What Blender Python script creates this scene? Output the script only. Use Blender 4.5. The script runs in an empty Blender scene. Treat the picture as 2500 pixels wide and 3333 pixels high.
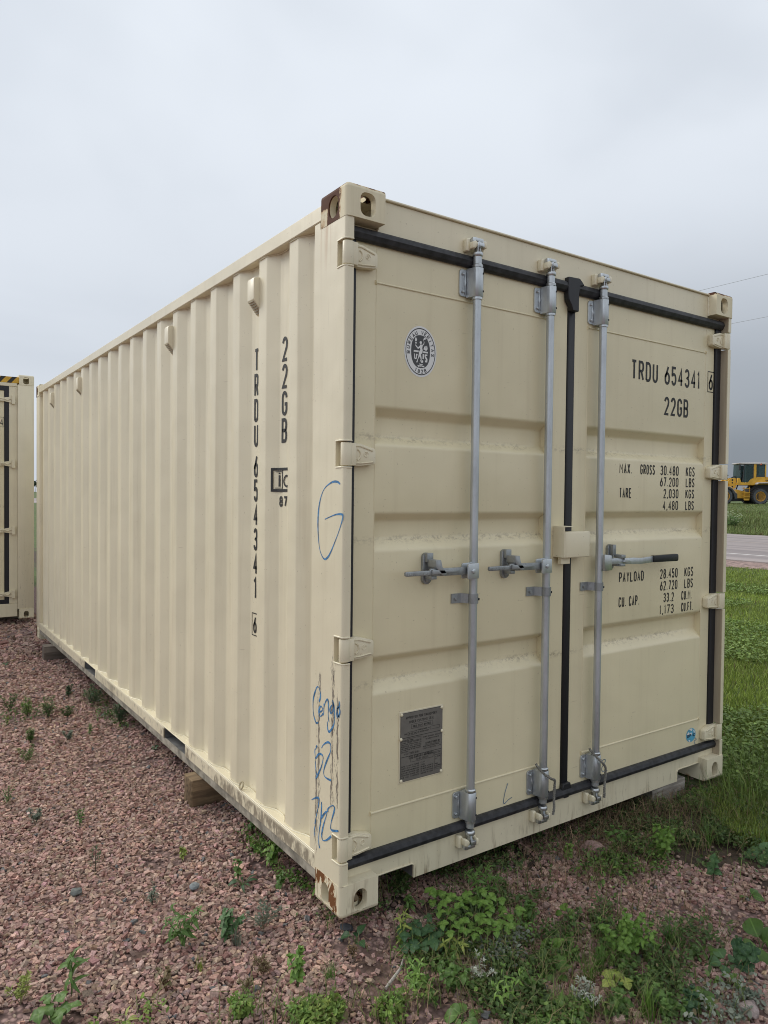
import bpy, bmesh, math, random
import numpy as np
from mathutils import Vector, Matrix
from mathutils.geometry import tessellate_polygon

random.seed(11)
rng = np.random.default_rng(5)
R_ = math.radians
PI = math.pi
scene = bpy.context.scene
COL = scene.collection

# ------------------------------------------------------------------ camera
CR = Vector((0.82128242, -0.57041766, 0.01090336))
CD = Vector((-0.00398941, -0.02485255, -0.99968317))
CF = Vector((0.57050791, 0.82097871, -0.0226866))
CAM = Vector((-1.32681243, -2.15379616, 1.5036673))
FPX = 2363.079
cam_data = bpy.data.cameras.new("camera")
cam = bpy.data.objects.new("camera", cam_data)
COL.objects.link(cam)
cam_data.sensor_fit = 'HORIZONTAL'
cam_data.sensor_width = 36.0
cam_data.lens = FPX / 2500 * 36.0
cam_data.clip_start = 0.05
cam_data.clip_end = 5000
M = Matrix.Identity(4)
for i in range(3):
    M[i][0] = CR[i]; M[i][1] = -CD[i]; M[i][2] = -CF[i]; M[i][3] = CAM[i]
cam.matrix_world = M
scene.camera = cam
scene.cycles.pixel_filter_type = 'BLACKMAN_HARRIS'
scene.cycles.filter_width = 1.0

# ------------------------------------------------------------------ node helpers
def nd(nt, typ, ins=None, **props):
    n = nt.nodes.new(typ)
    for k, v in props.items():
        setattr(n, k, v)
    for k, v in (ins or {}).items():
        s = n.inputs[k]
        if isinstance(v, bpy.types.NodeSocket):
            nt.links.new(v, s)
        else:
            s.default_value = v
    return n

def mth(nt, op, a, b=0.0, clamp=False):
    return nd(nt, 'ShaderNodeMath', {0: a, 1: b}, operation=op, use_clamp=clamp).outputs[0]

def noise(nt, vec, scale, detail=3.0, rough=0.55, dist=0.0):
    return nd(nt, 'ShaderNodeTexNoise', {'Vector': vec, 'Scale': scale, 'Detail': detail, 'Roughness': rough, 'Distortion': dist}).outputs['Fac']

def vscale(nt, vec, s):
    return nd(nt, 'ShaderNodeMapping', {'Vector': vec, 'Scale': s}).outputs[0]

def ss(nt, x, a, b):
    return nd(nt, 'ShaderNodeMapRange', {0: x, 1: a, 2: b, 3: 0.0, 4: 1.0}, interpolation_type='SMOOTHSTEP').outputs[0]

def mixc(nt, fac, a, b, mode='MIX'):
    n = nd(nt, 'ShaderNodeMix', None, data_type='RGBA', blend_type=mode)
    for idx, v in ((0, fac), (6, a), (7, b)):
        if isinstance(v, bpy.types.NodeSocket):
            nt.links.new(v, n.inputs[idx])
        else:
            n.inputs[idx].default_value = v if idx == 0 else (tuple(v) + (1.0,))[:4]
    return n.outputs[2]

def rgb(nt, c):
    n = nt.nodes.new('ShaderNodeRGB'); n.outputs[0].default_value = tuple(c) + (1.0,)
    return n.outputs[0]

# ------------------------------------------------------------------ world and sun
world = bpy.data.worlds.new("World")
scene.world = world
world.use_nodes = True
wt = world.node_tree
wt.nodes.clear()
SUN_EL, SUN_AZ = R_(38), (-0.53, 0.848)
gen = nd(wt, 'ShaderNodeTexCoord').outputs['Generated']
sky = nd(wt, 'ShaderNodeTexSky', None, sky_type='NISHITA', sun_disc=False, sun_elevation=SUN_EL,
         sun_rotation=math.atan2(SUN_AZ[0], SUN_AZ[1]))
sp = nd(wt, 'ShaderNodeSeparateXYZ', {0: gen})
zc = mth(wt, 'MAXIMUM', sp.outputs[2], 0.0)
cz = mth(wt, 'ADD', zc, 0.22)
cloudp = nd(wt, 'ShaderNodeCombineXYZ', {0: mth(wt, 'DIVIDE', sp.outputs[0], cz), 1: mth(wt, 'DIVIDE', sp.outputs[1], cz), 2: 0.0}).outputs[0]
n1 = noise(wt, cloudp, 1.1, 4.0, 0.5, 0.3)
n2 = noise(wt, cloudp, 0.45, 2.0, 0.5)
# bright overcast with the slate rain bank low to the east-north-east
az = nd(wt, 'ShaderNodeVectorMath', {0: gen, 1: (0.88, 0.47, 0.0)}, operation='DOT_PRODUCT').outputs['Value']
bank = mth(wt, 'MULTIPLY', ss(wt, az, 0.62, 1.0), ss(wt, mth(wt, 'ADD', zc, mth(wt, 'MULTIPLY', n2, 0.10)), 0.42, 0.06))
c0 = mixc(wt, ss(wt, zc, 0.0, 0.75), (0.535, 0.58, 0.645), (0.79, 0.838, 0.90))
c1 = mixc(wt, mth(wt, 'MULTIPLY', ss(wt, n1, 0.38, 0.66), 0.50), c0, (0.49, 0.535, 0.60))
c1 = mixc(wt, mth(wt, 'MULTIPLY', ss(wt, n2, 0.42, 0.7), 0.25), c1, (0.86, 0.89, 0.93))
wnw = nd(wt, 'ShaderNodeVectorMath', {0: gen, 1: (-0.95, 0.30, 0.0)}, operation='DOT_PRODUCT').outputs['Value']
clear = mth(wt, 'MULTIPLY', ss(wt, wnw, 0.0, 0.9), 0.28)
c1 = mixc(wt, 1.0, c1, nd(wt, 'ShaderNodeCombineColor', {0: mth(wt, 'ADD', 1.0, clear), 1: mth(wt, 'ADD', 1.0, clear), 2: mth(wt, 'ADD', 1.0, clear)}).outputs[0], 'MULTIPLY')
c2 = mixc(wt, mth(wt, 'MULTIPLY', bank, 0.93), c1, (0.20, 0.225, 0.255))
bg1 = nd(wt, 'ShaderNodeBackground', {'Color': sky.outputs[0], 'Strength': 0.05})
bg2 = nd(wt, 'ShaderNodeBackground', {'Color': c2, 'Strength': 1.0})
mx = nd(wt, 'ShaderNodeMixShader', {0: 0.97, 1: bg1.outputs[0], 2: bg2.outputs[0]})
wo = nd(wt, 'ShaderNodeOutputWorld', {'Surface': mx.outputs[0]})

sl = bpy.data.lights.new("sun", 'SUN')
sl.energy = 1.5
sl.angle = R_(30)
sl.color = (1.0, 0.95, 0.86)
so = bpy.data.objects.new("sun", sl)
COL.objects.link(so)
sd = Vector((SUN_AZ[0] * math.cos(SUN_EL), SUN_AZ[1] * math.cos(SUN_EL), math.sin(SUN_EL)))
so.rotation_euler = sd.to_track_quat('Z', 'Y').to_euler()
so.location = (-6, -6, 9)

scene.view_settings.view_transform = 'Standard'
scene.view_settings.look = 'None'
scene.view_settings.exposure = 0.21
scene.view_settings.gamma = 1.0
scene.view_settings.use_curve_mapping = False

# ------------------------------------------------------------------ materials
def new_mat(name):
    m = bpy.data.materials.new(name)
    m.use_nodes = True
    nt = m.node_tree
    b = nt.nodes['Principled BSDF']
    return m, nt, b

def simple(name, col, rough=0.5, metal=0.0, var=0.0, scale=8.0, bump=0.0, bscale=80.0, coord='Object'):
    m, nt, b = new_mat(name)
    P = nd(nt, 'ShaderNodeTexCoord').outputs[coord]
    if var:
        f = noise(nt, P, scale, 4.0)
        c = mixc(nt, ss(nt, f, 0.3, 0.7), [x * (1 - var) for x in col], [min(1, x * (1 + var)) for x in col])
        nt.links.new(c, b.inputs['Base Color'])
    else:
        b.inputs['Base Color'].default_value = tuple(col) + (1,)
    b.inputs['Roughness'].default_value = rough
    b.inputs['Metallic'].default_value = metal
    if bump:
        bn = nd(nt, 'ShaderNodeBump', {'Strength': bump, 'Distance': 0.002, 'Height': noise(nt, P, bscale, 3.0)})
        nt.links.new(bn.outputs[0], b.inputs['Normal'])
    return m

CREAM = (0.735, 0.662, 0.480)

def cream(name, layers=(), streak=0.16, base=CREAM, rough=0.34, spec=0.65):
    m, nt, b = new_mat(name)
    P = nd(nt, 'ShaderNodeTexCoord').outputs['Object']
    S = nd(nt, 'ShaderNodeSeparateXYZ', {0: P})
    X, Y, Z = S.outputs
    c = mixc(nt, ss(nt, noise(nt, P, 2.2, 3.0), 0.3, 0.7), [v * 0.95 for v in base], [min(1, v * 1.03) for v in base])
    st = noise(nt, vscale(nt, P, (26, 26, 1.1)), 1.0, 4.0, 0.6)
    c = mixc(nt, mth(nt, 'MULTIPLY', ss(nt, st, 0.50, 0.78), streak), c, (0.40, 0.315, 0.18))
    spk = noise(nt, P, 95, 2.0, 0.5)
    c = mixc(nt, mth(nt, 'MULTIPLY', ss(nt, spk, 0.70, 0.76), 0.35), c, (0.25, 0.18, 0.10))
    rp_ = nd(nt, 'ShaderNodeMapping', {'Vector': P, 'Rotation': (0.5, 0.35, 0.0), 'Scale': (9, 9, 120)}).outputs[0]
    sc_ = mth(nt, 'MULTIPLY', ss(nt, noise(nt, rp_, 1.0, 2.0, 0.5), 0.72, 0.77), ss(nt, noise(nt, P, 2.6, 3.0), 0.52, 0.60))
    c = mixc(nt, mth(nt, 'MULTIPLY', sc_, 0.4), c, (0.28, 0.21, 0.12))
    for fn in layers:
        mask, colr = fn(nt, P, X, Y, Z)
        c = mixc(nt, mask, c, colr)
    nt.links.new(c, b.inputs['Base Color'])
    nt.links.new(mth(nt, 'ADD', rough - 0.08, mth(nt, 'MULTIPLY', noise(nt, P, 5.0, 3.0), 0.2)), b.inputs['Roughness'])
    b.inputs['Specular IOR Level'].default_value = spec
    bn = nd(nt, 'ShaderNodeBump', {'Strength': 0.12, 'Distance': 0.0015, 'Height': noise(nt, P, 160, 3.0)})
    bn2 = nd(nt, 'ShaderNodeBump', {'Strength': 0.22, 'Distance': 0.02, 'Height': noise(nt, P, 4.5, 2.0), 'Normal': bn.outputs[0]})
    nt.links.new(bn2.outputs[0], b.inputs['Normal'])
    return m

def band(nt, z, lo, hi, soft):
    return mth(nt, 'MULTIPLY', ss(nt, z, lo - soft, lo + soft), ss(nt, z, hi + soft, hi - soft))

def L_dust(nt, P, X, Y, Z):      # road dust caught on the upward ledges of the pressed door ribs
    t = None
    for z in (1.718, 1.338, 0.806):
        k = mth(nt, 'SUBTRACT', 1.0, mth(nt, 'MULTIPLY', mth(nt, 'ABSOLUTE', mth(nt, 'SUBTRACT', Z, z)), 48.0), True)
        t = k if t is None else mth(nt, 'MAXIMUM', t, k)
    n = noise(nt, vscale(nt, P, (48, 48, 70)), 1.0, 6.0, 0.75)
    n2_ = noise(nt, vscale(nt, P, (4, 4, 4)), 1.0, 2.0)
    m = mth(nt, 'MULTIPLY', mth(nt, 'MULTIPLY', ss(nt, n, 0.46, 0.62), t), ss(nt, n2_, 0.30, 0.62))
    return mth(nt, 'MULTIPLY', m, 0.62), (0.20, 0.155, 0.10)

def L_lowgrime(nt, P, X, Y, Z):
    n = noise(nt, vscale(nt, P, (30, 30, 5)), 1.0, 4.0, 0.7)
    m = mth(nt, 'MULTIPLY', ss(nt, n, 0.52, 0.72), ss(nt, Z, 0.17, 0.02))
    return mth(nt, 'MULTIPLY', m, 0.8), (0.26, 0.19, 0.11)

def L_scuff(nt, P, X, Y, Z):     # black rubber scrapes on the corner post
    n = noise(nt, vscale(nt, P, (60, 75, 20)), 1.0, 6.0, 0.78)
    n2_ = noise(nt, vscale(nt, P, (3, 3, 5)), 1.0, 2.0)
    def lane(y, w, lo, hi):
        k = mth(nt, 'SUBTRACT', 1.0, mth(nt, 'DIVIDE', mth(nt, 'ABSOLUTE', mth(nt, 'SUBTRACT', Y, y)), w * 1.35), True)
        return mth(nt, 'MULTIPLY', k, band(nt, Z, lo, hi, 0.06))
    t = lane(0.163, 0.016, 0.30, 0.86)
    for a in ((0.066, 0.017, 0.36, 0.92), (0.030, 0.014, 0.36, 0.80), (0.205, 0.02, 0.10, 0.62), (0.18, 0.03, 0.18, 0.5)):
        t = mth(nt, 'MAXIMUM', t, lane(*a))
    v = mth(nt, 'MULTIPLY', ss(nt, mth(nt, 'ADD', n, mth(nt, 'MULTIPLY', t, 0.24)), 0.64, 0.74), ss(nt, t, 0.0, 0.15))
    return mth(nt, 'MULTIPLY', v, mth(nt, 'ADD', 0.42, mth(nt, 'MULTIPLY', n2_, 0.8), True)), (0.050, 0.040, 0.045)

def L_cracks(nt, P, X, Y, Z):
    n = noise(nt, vscale(nt, P, (2, 210, 2.2)), 1.0, 2.0, 0.5)
    m = mth(nt, 'MULTIPLY', ss(nt, n, 0.70, 0.76), ss(nt, Z, 0.9, 2.1))
    return mth(nt, 'MULTIPLY', m, 0.55), (0.25, 0.17, 0.10)

def L_rustrun(nt, P, X, Y, Z):
    n = noise(nt, vscale(nt, P, (40, 60, 1.8)), 1.0, 3.0, 0.5)
    m = mth(nt, 'MULTIPLY', ss(nt, n, 0.45, 0.75), mth(nt, 'MULTIPLY', ss(nt, Z, 2.25, 2.50), ss(nt, Y, 0.05, 0.17)))
    return mth(nt, 'MULTIPLY', m, 0.75), (0.36, 0.17, 0.05)

def L_raildirt(nt, P, X, Y, Z):
    n = noise(nt, vscale(nt, P, (30, 30, 14)), 1.0, 5.0, 0.72)
    big = noise(nt, vscale(nt, P, (2, 1.6, 2)), 1.0, 2.0)
    m = ss(nt, mth(nt, 'ADD', mth(nt, 'ADD', n, mth(nt, 'MULTIPLY', big, 0.5)), mth(nt, 'MULTIPLY', ss(nt, Y, 3.0, 0.2), 0.10)), 0.76, 0.92)
    m = mth(nt, 'MULTIPLY', m, ss(nt, Z, 0.166, 0.150))
    return mth(nt, 'MULTIPLY', m, 0.8), (0.175, 0.145, 0.105)

def rust_mat(name, expr, rustc=(0.092, 0.037, 0.020), amp=1.4):
    def L_rust(nt, P, X, Y, Z):
        n = noise(nt, vscale(nt, P, (22, 22, 15)), 1.0, 6.0, 0.72)
        return ss(nt, mth(nt, 'ADD', expr(nt, P, X, Y, Z), mth(nt, 'MULTIPLY', mth(nt, 'SUBTRACT', n, 0.5), amp)), 0.46, 0.54), rustc
    def L_halo(nt, P, X, Y, Z):
        n = noise(nt, vscale(nt, P, (22, 22, 15)), 1.0, 6.0, 0.72)
        f = ss(nt, mth(nt, 'ADD', expr(nt, P, X, Y, Z), mth(nt, 'MULTIPLY', mth(nt, 'SUBTRACT', n, 0.5), amp)), 0.25, 0.55)
        return mth(nt, 'MULTIPLY', f, 0.7), (0.42, 0.22, 0.07)
    return cream(name, [L_lowgrime, L_halo, L_rust], streak=0.25, rough=0.72, spec=0.2)

def E_top(nt, P, X, Y, Z):
    a = mth(nt, 'MULTIPLY', ss(nt, X, 0.012, 0.002), ss(nt, Y, 0.005, 0.085))
    lo = mth(nt, 'MULTIPLY', ss(nt, Y, 0.12, 0.14), ss(nt, Z, 2.555, 2.52))
    a = mth(nt, 'SUBTRACT', mth(nt, 'MULTIPLY', a, 1.0), mth(nt, 'MULTIPLY', lo, 0.65))
    t = mth(nt, 'MULTIPLY', ss(nt, Z, 2.574, 2.586), 0.50)
    return mth(nt, 'MAXIMUM', mth(nt, 'MULTIPLY', a, 0.86), t)

def E_bot(nt, P, X, Y, Z):
    n = noise(nt, vscale(nt, P, (14, 24, 13)), 1.0, 5.0, 0.7, 0.6)
    a = mth(nt, 'MULTIPLY', mth(nt, 'MULTIPLY', ss(nt, X, 0.010, 0.002), ss(nt, Y, 0.012, 0.03)), ss(nt, n, 0.42, 0.62))
    t = mth(nt, 'MULTIPLY', ss(nt, Z, 0.014, 0.002), 0.48)
    return mth(nt, 'MAXIMUM', mth(nt, 'MULTIPLY', a, 0.72), t)

def E_edge(nt, P, X, Y, Z):
    t = mth(nt, 'MULTIPLY', ss(nt, Z, 2.565, 2.588), 0.62)
    return mth(nt, 'ADD', t, mth(nt, 'MULTIPLY', ss(nt, Z, 0.02, 0.0), 0.35))

def E_far(nt, P, X, Y, Z):
    a = mth(nt, 'MULTIPLY', ss(nt, X, 0.012, 0.002), ss(nt, Y, 5.95, 6.02))
    return mth(nt, 'MULTIPLY', a, 0.8)

MT = {}
MT['panel'] = cream('cream_side_paint', [], 0.20)
MT['door'] = cream('cream_door_paint', [L_dust], 0.12, base=[v * f for v, f in zip(CREAM, (1.0, 0.985, 0.91))])
MT['sill'] = cream('cream_sill_paint', [L_lowgrime], 0.22)
MT['post'] = cream('cream_post_paint', [L_cracks, L_rustrun, L_scuff], 0.14)
def L_channel_shade(nt, P, X, Y, Z):  # brown tone on the post's inner face, its shade painted into the colour
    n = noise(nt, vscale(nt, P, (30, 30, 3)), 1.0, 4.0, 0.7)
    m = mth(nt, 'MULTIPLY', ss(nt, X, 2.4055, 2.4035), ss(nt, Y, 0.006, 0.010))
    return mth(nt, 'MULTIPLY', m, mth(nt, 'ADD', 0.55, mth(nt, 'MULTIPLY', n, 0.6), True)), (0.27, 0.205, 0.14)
MT['post_r'] = cream('cream_channel_post', [L_channel_shade], 0.14)
MT['rail'] = cream('cream_rail_paint', [L_raildirt], 0.16)
MT['cream'] = cream('cream_fitting_paint', [], 0.14)
MT['fit_top'] = rust_mat('rusted_cream_top', E_top)
MT['fit_bot'] = rust_mat('rusted_cream_bottom', E_bot, (0.17, 0.070, 0.026), 1.9)
MT['fit_edge'] = rust_mat('rusted_cream_edges', E_edge)
MT['fit_far'] = rust_mat('rusted_cream_far', E_far)
MT['flange'] = simple('grimy_flange', (0.27, 0.245, 0.195), 0.75, 0, 0.45, 16, 0.3, 60)
MT['louvre'] = simple('louvre_shade', (0.34, 0.30, 0.21), 0.6)
MT['under'] = simple('grey_underseal', (0.13, 0.13, 0.13), 0.75, 0, 0.35, 12, 0.3, 60)
MT['black_print'] = simple('black_print', (0.017, 0.016, 0.015), 0.55)
MT['white_print'] = simple('white_print', (0.72, 0.72, 0.70), 0.5)
MT['grey_print'] = simple('charcoal_print', (0.055, 0.056, 0.058), 0.5)
MT['rubber'] = simple('black_rubber', (0.022, 0.022, 0.025), 0.55, 0, 0.55, 30, 0.15, 120)
MT['rubber_clean'] = simple('black_rubber_seam', (0.013, 0.013, 0.016), 0.5)
MT['grip'] = simple('black_plastic_grip', (0.010, 0.011, 0.014), 0.45)
MT['dark'] = simple('dark_interior', (0.02, 0.02, 0.02), 0.8)
MT['marker'] = simple('blue_marker', (0.055, 0.19, 0.38), 0.6, 0, 0.45, 60)
MT['marker_thin'] = simple('grey_blue_marker', (0.13, 0.20, 0.28), 0.6, 0, 0.3, 60)
MT['sticker_blue'] = simple('sticker_blue', (0.10, 0.36, 0.52), 0.35, 0, 0.15, 30)
MT['plate'] = simple('dull_data_plate', (0.20, 0.19, 0.17), 0.42, 0.35, 0.08, 20)
MT['rope'] = simple('grey_rope', (0.20, 0.19, 0.165), 0.85, 0, 0.35, 90, 0.3, 300)

def galv(name, col, rough, metal=0.75):
    m, nt, b = new_mat(name)
    P = nd(nt, 'ShaderNodeTexCoord').outputs['Object']
    v = nd(nt, 'ShaderNodeTexVoronoi', {'Vector': vscale(nt, P, (1, 1, 0.6)), 'Scale': 90.0}, feature='F1').outputs['Color']
    vf = nd(nt, 'ShaderNodeSeparateColor', {0: v}).outputs[0]
    n = noise(nt, vscale(nt, P, (14, 14, 3)), 1.0, 5.0, 0.65)
    c = mixc(nt, ss(nt, n, 0.3, 0.72), [x * 0.72 for x in col], col)
    c = mixc(nt, mth(nt, 'MULTIPLY', vf, 0.20), c, (0.62, 0.66, 0.68))
    c = mixc(nt, mth(nt, 'MULTIPLY', ss(nt, noise(nt, P, 45, 4.0, 0.7), 0.66, 0.74), 0.35), c, (0.13, 0.12, 0.11))
    nt.links.new(c, b.inputs['Base Color'])
    b.inputs['Metallic'].default_value = metal
    nt.links.new(mth(nt, 'ADD', rough - 0.08, mth(nt, 'MULTIPLY', n, 0.2)), b.inputs['Roughness'])
    bn = nd(nt, 'ShaderNodeBump', {'Strength': 0.2, 'Distance': 0.001, 'Height': noise(nt, P, 220, 3.0)})
    nt.links.new(bn.outputs[0], b.inputs['Normal'])
    return m
MT['galv'] = galv('galvanised_steel', (0.57, 0.60, 0.62), 0.38, 0.75)
MT['bright'] = galv('bright_zinc', (0.60, 0.62, 0.63), 0.30, 0.9)
MT['cast'] = galv('cast_zinc', (0.34, 0.355, 0.36), 0.45, 0.7)

def wood_mat(name, light, dark):
    m, nt, b = new_mat(name)
    P = nd(nt, 'ShaderNodeTexCoord').outputs['Object']
    g = noise(nt, vscale(nt, P, (2.5, 38, 38)), 1.0, 5.0, 0.65, 0.4)
    c = mixc(nt, ss(nt, g, 0.32, 0.66), dark, light)
    c = mixc(nt, mth(nt, 'MULTIPLY', ss(nt, noise(nt, P, 9, 3.0), 0.5, 0.75), 0.45), c, [x * 0.5 for x in dark])
    nt.links.new(c, b.inputs['Base Color'])
    b.inputs['Roughness'].default_value = 0.85
    bn = nd(nt, 'ShaderNodeBump', {'Strength': 0.6, 'Distance': 0.004, 'Height': g})
    nt.links.new(bn.outputs[0], b.inputs['Normal'])
    return m
MT['wood'] = wood_mat('weathered_timber', (0.27, 0.185, 0.10), (0.10, 0.064, 0.034))
MT['wood_grey'] = wood_mat('grey_timber', (0.22, 0.18, 0.145), (0.10, 0.08, 0.062))

# ------------------------------------------------------------------ mesh builder
class MB:
    def __init__(s):
        s.v = []; s.f = []
    def add(s, vs, fs):
        o = len(s.v)
        s.v.extend([tuple(p) for p in vs])
        s.f.extend([tuple(i + o for i in f) for f in fs])
        return s
    def box(s, x0, x1, y0, y1, z0, z1):
        return s.add([(x, y, z) for z in (z0, z1) for y in (y0, y1) for x in (x0, x1)],
                     [(0, 2, 3, 1), (4, 5, 7, 6), (0, 1, 5, 4), (2, 6, 7, 3), (0, 4, 6, 2), (1, 3, 7, 5)])
    def prism(s, poly, fn, a, b):
        """poly of (p,q); fn(p,q,t)->xyz; extruded t from a to b"""
        n = len(poly)
        vs = [fn(p, q, a) for p, q in poly] + [fn(p, q, b) for p, q in poly]
        fs = [tuple(range(n - 1, -1, -1)), tuple(range(n, 2 * n))]
        fs += [(i, (i + 1) % n, n + (i + 1) % n, n + i) for i in range(n)]
        return s.add(vs, fs)
    def tube(s, pts, r, n=8, closed=False, cap=True):
        pts = [Vector(p) for p in pts]
        k = len(pts)
        rs = r if isinstance(r, (list, tuple)) else [r] * k
        o = len(s.v)
        up = None
        for i, p in enumerate(pts):
            if closed:
                t = pts[(i + 1) % k] - pts[i - 1]
            else:
                t = pts[min(i + 1, k - 1)] - pts[max(i - 1, 0)]
            t.normalize()
            if up is None:
                up = t.orthogonal().normalized()
            up = (up - t * up.dot(t))
            if up.length < 1e-6:
                up = t.orthogonal()
            up.normalize()
            w = t.cross(up)
            for j in range(n):
                a = 2 * PI * j / n
                s.v.append(tuple(p + (up * math.cos(a) + w * math.sin(a)) * rs[i]))
        m = k if closed else k - 1
        for i in range(m):
            for j in range(n):
                a = o + i * n + j; b = o + i * n + (j + 1) % n
                c = o + ((i + 1) % k) * n + (j + 1) % n; d = o + ((i + 1) % k) * n + j
                s.f.append((a, b, c, d))
        if cap and not closed:
            s.f.append(tuple(o + j for j in range(n - 1, -1, -1)))
            s.f.append(tuple(o + (k - 1) * n + j for j in range(n)))
        return s
    def cyl(s, p0, p1, r0, r1=None, n=16):
        return s.tube([p0, p1], [r0, r0 if r1 is None else r1], n)
    def lathe(s, prof, fn, n=24):
        """prof (r,h); fn(c,s_,h) -> xyz"""
        o = len(s.v); k = len(prof)
        for r, h in prof:
            for j in range(n):
                a = 2 * PI * j / n
                s.v.append(fn(r * math.cos(a), r * math.sin(a), h))
        for i in range(k - 1):
            for j in range(n):
                s.f.append((o + i * n + j, o + i * n + (j + 1) % n, o + (i + 1) * n + (j + 1) % n, o + (i + 1) * n + j))
        s.f.append(tuple(o + j for j in range(n - 1, -1, -1)))
        s.f.append(tuple(o + (k - 1) * n + j for j in range(n)))
        return s
    def sheet(s, rows):
        """rows: list of equally long point lists"""
        o = len(s.v); n = len(rows[0])
        for r in rows:
            s.v.extend([tuple(p) for p in r])
        for i in range(len(rows) - 1):
            for j in range(n - 1):
                s.f.append((o + i * n + j, o + i * n + j + 1, o + (i + 1) * n + j + 1, o + (i + 1) * n + j))
        return s
    def ribbon(s, pts, w, fn, wend=None):
        """flat mitred stroke; pts (u,v); fn(u,v)->xyz"""
        n = len(pts)
        if n < 2:
            return s
        L = []
        for i in range(n):
            a = Vector(pts[max(i - 1, 0)]); c = Vector(pts[min(i + 1, n - 1)]); b = Vector(pts[i])
            d0 = (b - a) if i > 0 else (c - b)
            d1 = (c - b) if i < n - 1 else (b - a)
            if d0.length < 1e-9: d0 = d1
            if d1.length < 1e-9: d1 = d0
            d0.normalize(); d1.normalize()
            n0 = Vector((-d0.y, d0.x)); n1 = Vector((-d1.y, d1.x))
            m = n0 + n1
            if m.length < 1e-6: m = n0
            m.normalize()
            k = min(1.6, 1.0 / max(0.3, m.dot(n0)))
            ww = (w[i] if isinstance(w, (list, tuple)) else w) * 0.5 * k
            L.append((b + m * ww, b - m * ww))
        o = len(s.v)
        for l, r in L:
            s.v.append(tuple(fn(l.x, l.y))); s.v.append(tuple(fn(r.x, r.y)))
        for i in range(n - 1):
            s.f.append((o + 2 * i, o + 2 * i + 1, o + 2 * i + 3, o + 2 * i + 2))
        return s
    def poly(s, outer, holes, fn):
        loops = [[Vector((p[0], p[1], 0)) for p in outer]] + [[Vector((p[0], p[1], 0)) for p in h] for h in holes]
        tris = tessellate_polygon(loops)
        flat = [p for l in loops for p in l]
        return s.add([fn(p.x, p.y) for p in flat], [tuple(t) for t in tris])
    def build(s, name, mat=None, parent=None, bevel=0.0, seg=1, smooth=35, normals=True):
        me = bpy.data.meshes.new(name)
        me.from_pydata(s.v, [], s.f)
        if bevel or normals:
            bm = bmesh.new(); bm.from_mesh(me)
            if normals:
                bmesh.ops.recalc_face_normals(bm, faces=bm.faces)
            if bevel:
                ed = [e for e in bm.edges if len(e.link_faces) == 2 and e.calc_face_angle(0) > R_(32)]
                bmesh.ops.bevel(bm, geom=ed, offset=bevel, segments=seg, profile=0.5, affect='EDGES', clamp_overlap=True)
            bm.to_mesh(me); bm.free()
        if smooth:
            me.polygons.foreach_set('use_smooth', [True] * len(me.polygons))
            me.set_sharp_from_angle(angle=R_(smooth))
        else:
            me.polygons.foreach_set('use_smooth', [False] * len(me.polygons))
        if mat is not None:
            me.materials.append(mat)
        return link(name, me, parent)

def link(name, data, parent=None):
    o = bpy.data.objects.new(name, data)
    COL.objects.link(o)
    if parent is not None:
        o.parent = parent
    return o

def tag(o, label, cat=None, group=None, kind=None):
    o['label'] = label
    if cat: o['category'] = cat
    if group: o['group'] = group
    if kind: o['kind'] = kind
    return o

def empty(name, loc=(0, 0, 0), rz=0.0):
    o = bpy.data.objects.new(name, None)
    o.empty_display_size = 0.1
    o.location = loc; o.rotation_euler = (0, 0, rz)
    COL.objects.link(o)
    return o

def arc(cx, cy, rx, ry, a0, a1, n=8):
    return [(cx + rx * math.cos(R_(a0 + (a1 - a0) * i / n)), cy + ry * math.sin(R_(a0 + (a1 - a0) * i / n))) for i in range(n + 1)]

def fillet(pts, r, n=3):
    out = [pts[0]]
    for i in range(1, len(pts) - 1):
        a, b, c = Vector(pts[i - 1]), Vector(pts[i]), Vector(pts[i + 1])
        d0 = (a - b); d1 = (c - b)
        k = min(r, d0.length * 0.45, d1.length * 0.45)
        p = b + d0.normalized() * k; q = b + d1.normalized() * k
        for j in range(n + 1):
            t = j / n
            out.append(tuple((p * (1 - t) + b * t) * (1 - t) + (b * (1 - t) + q * t) * t))
    out.append(pts[-1])
    return out

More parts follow.
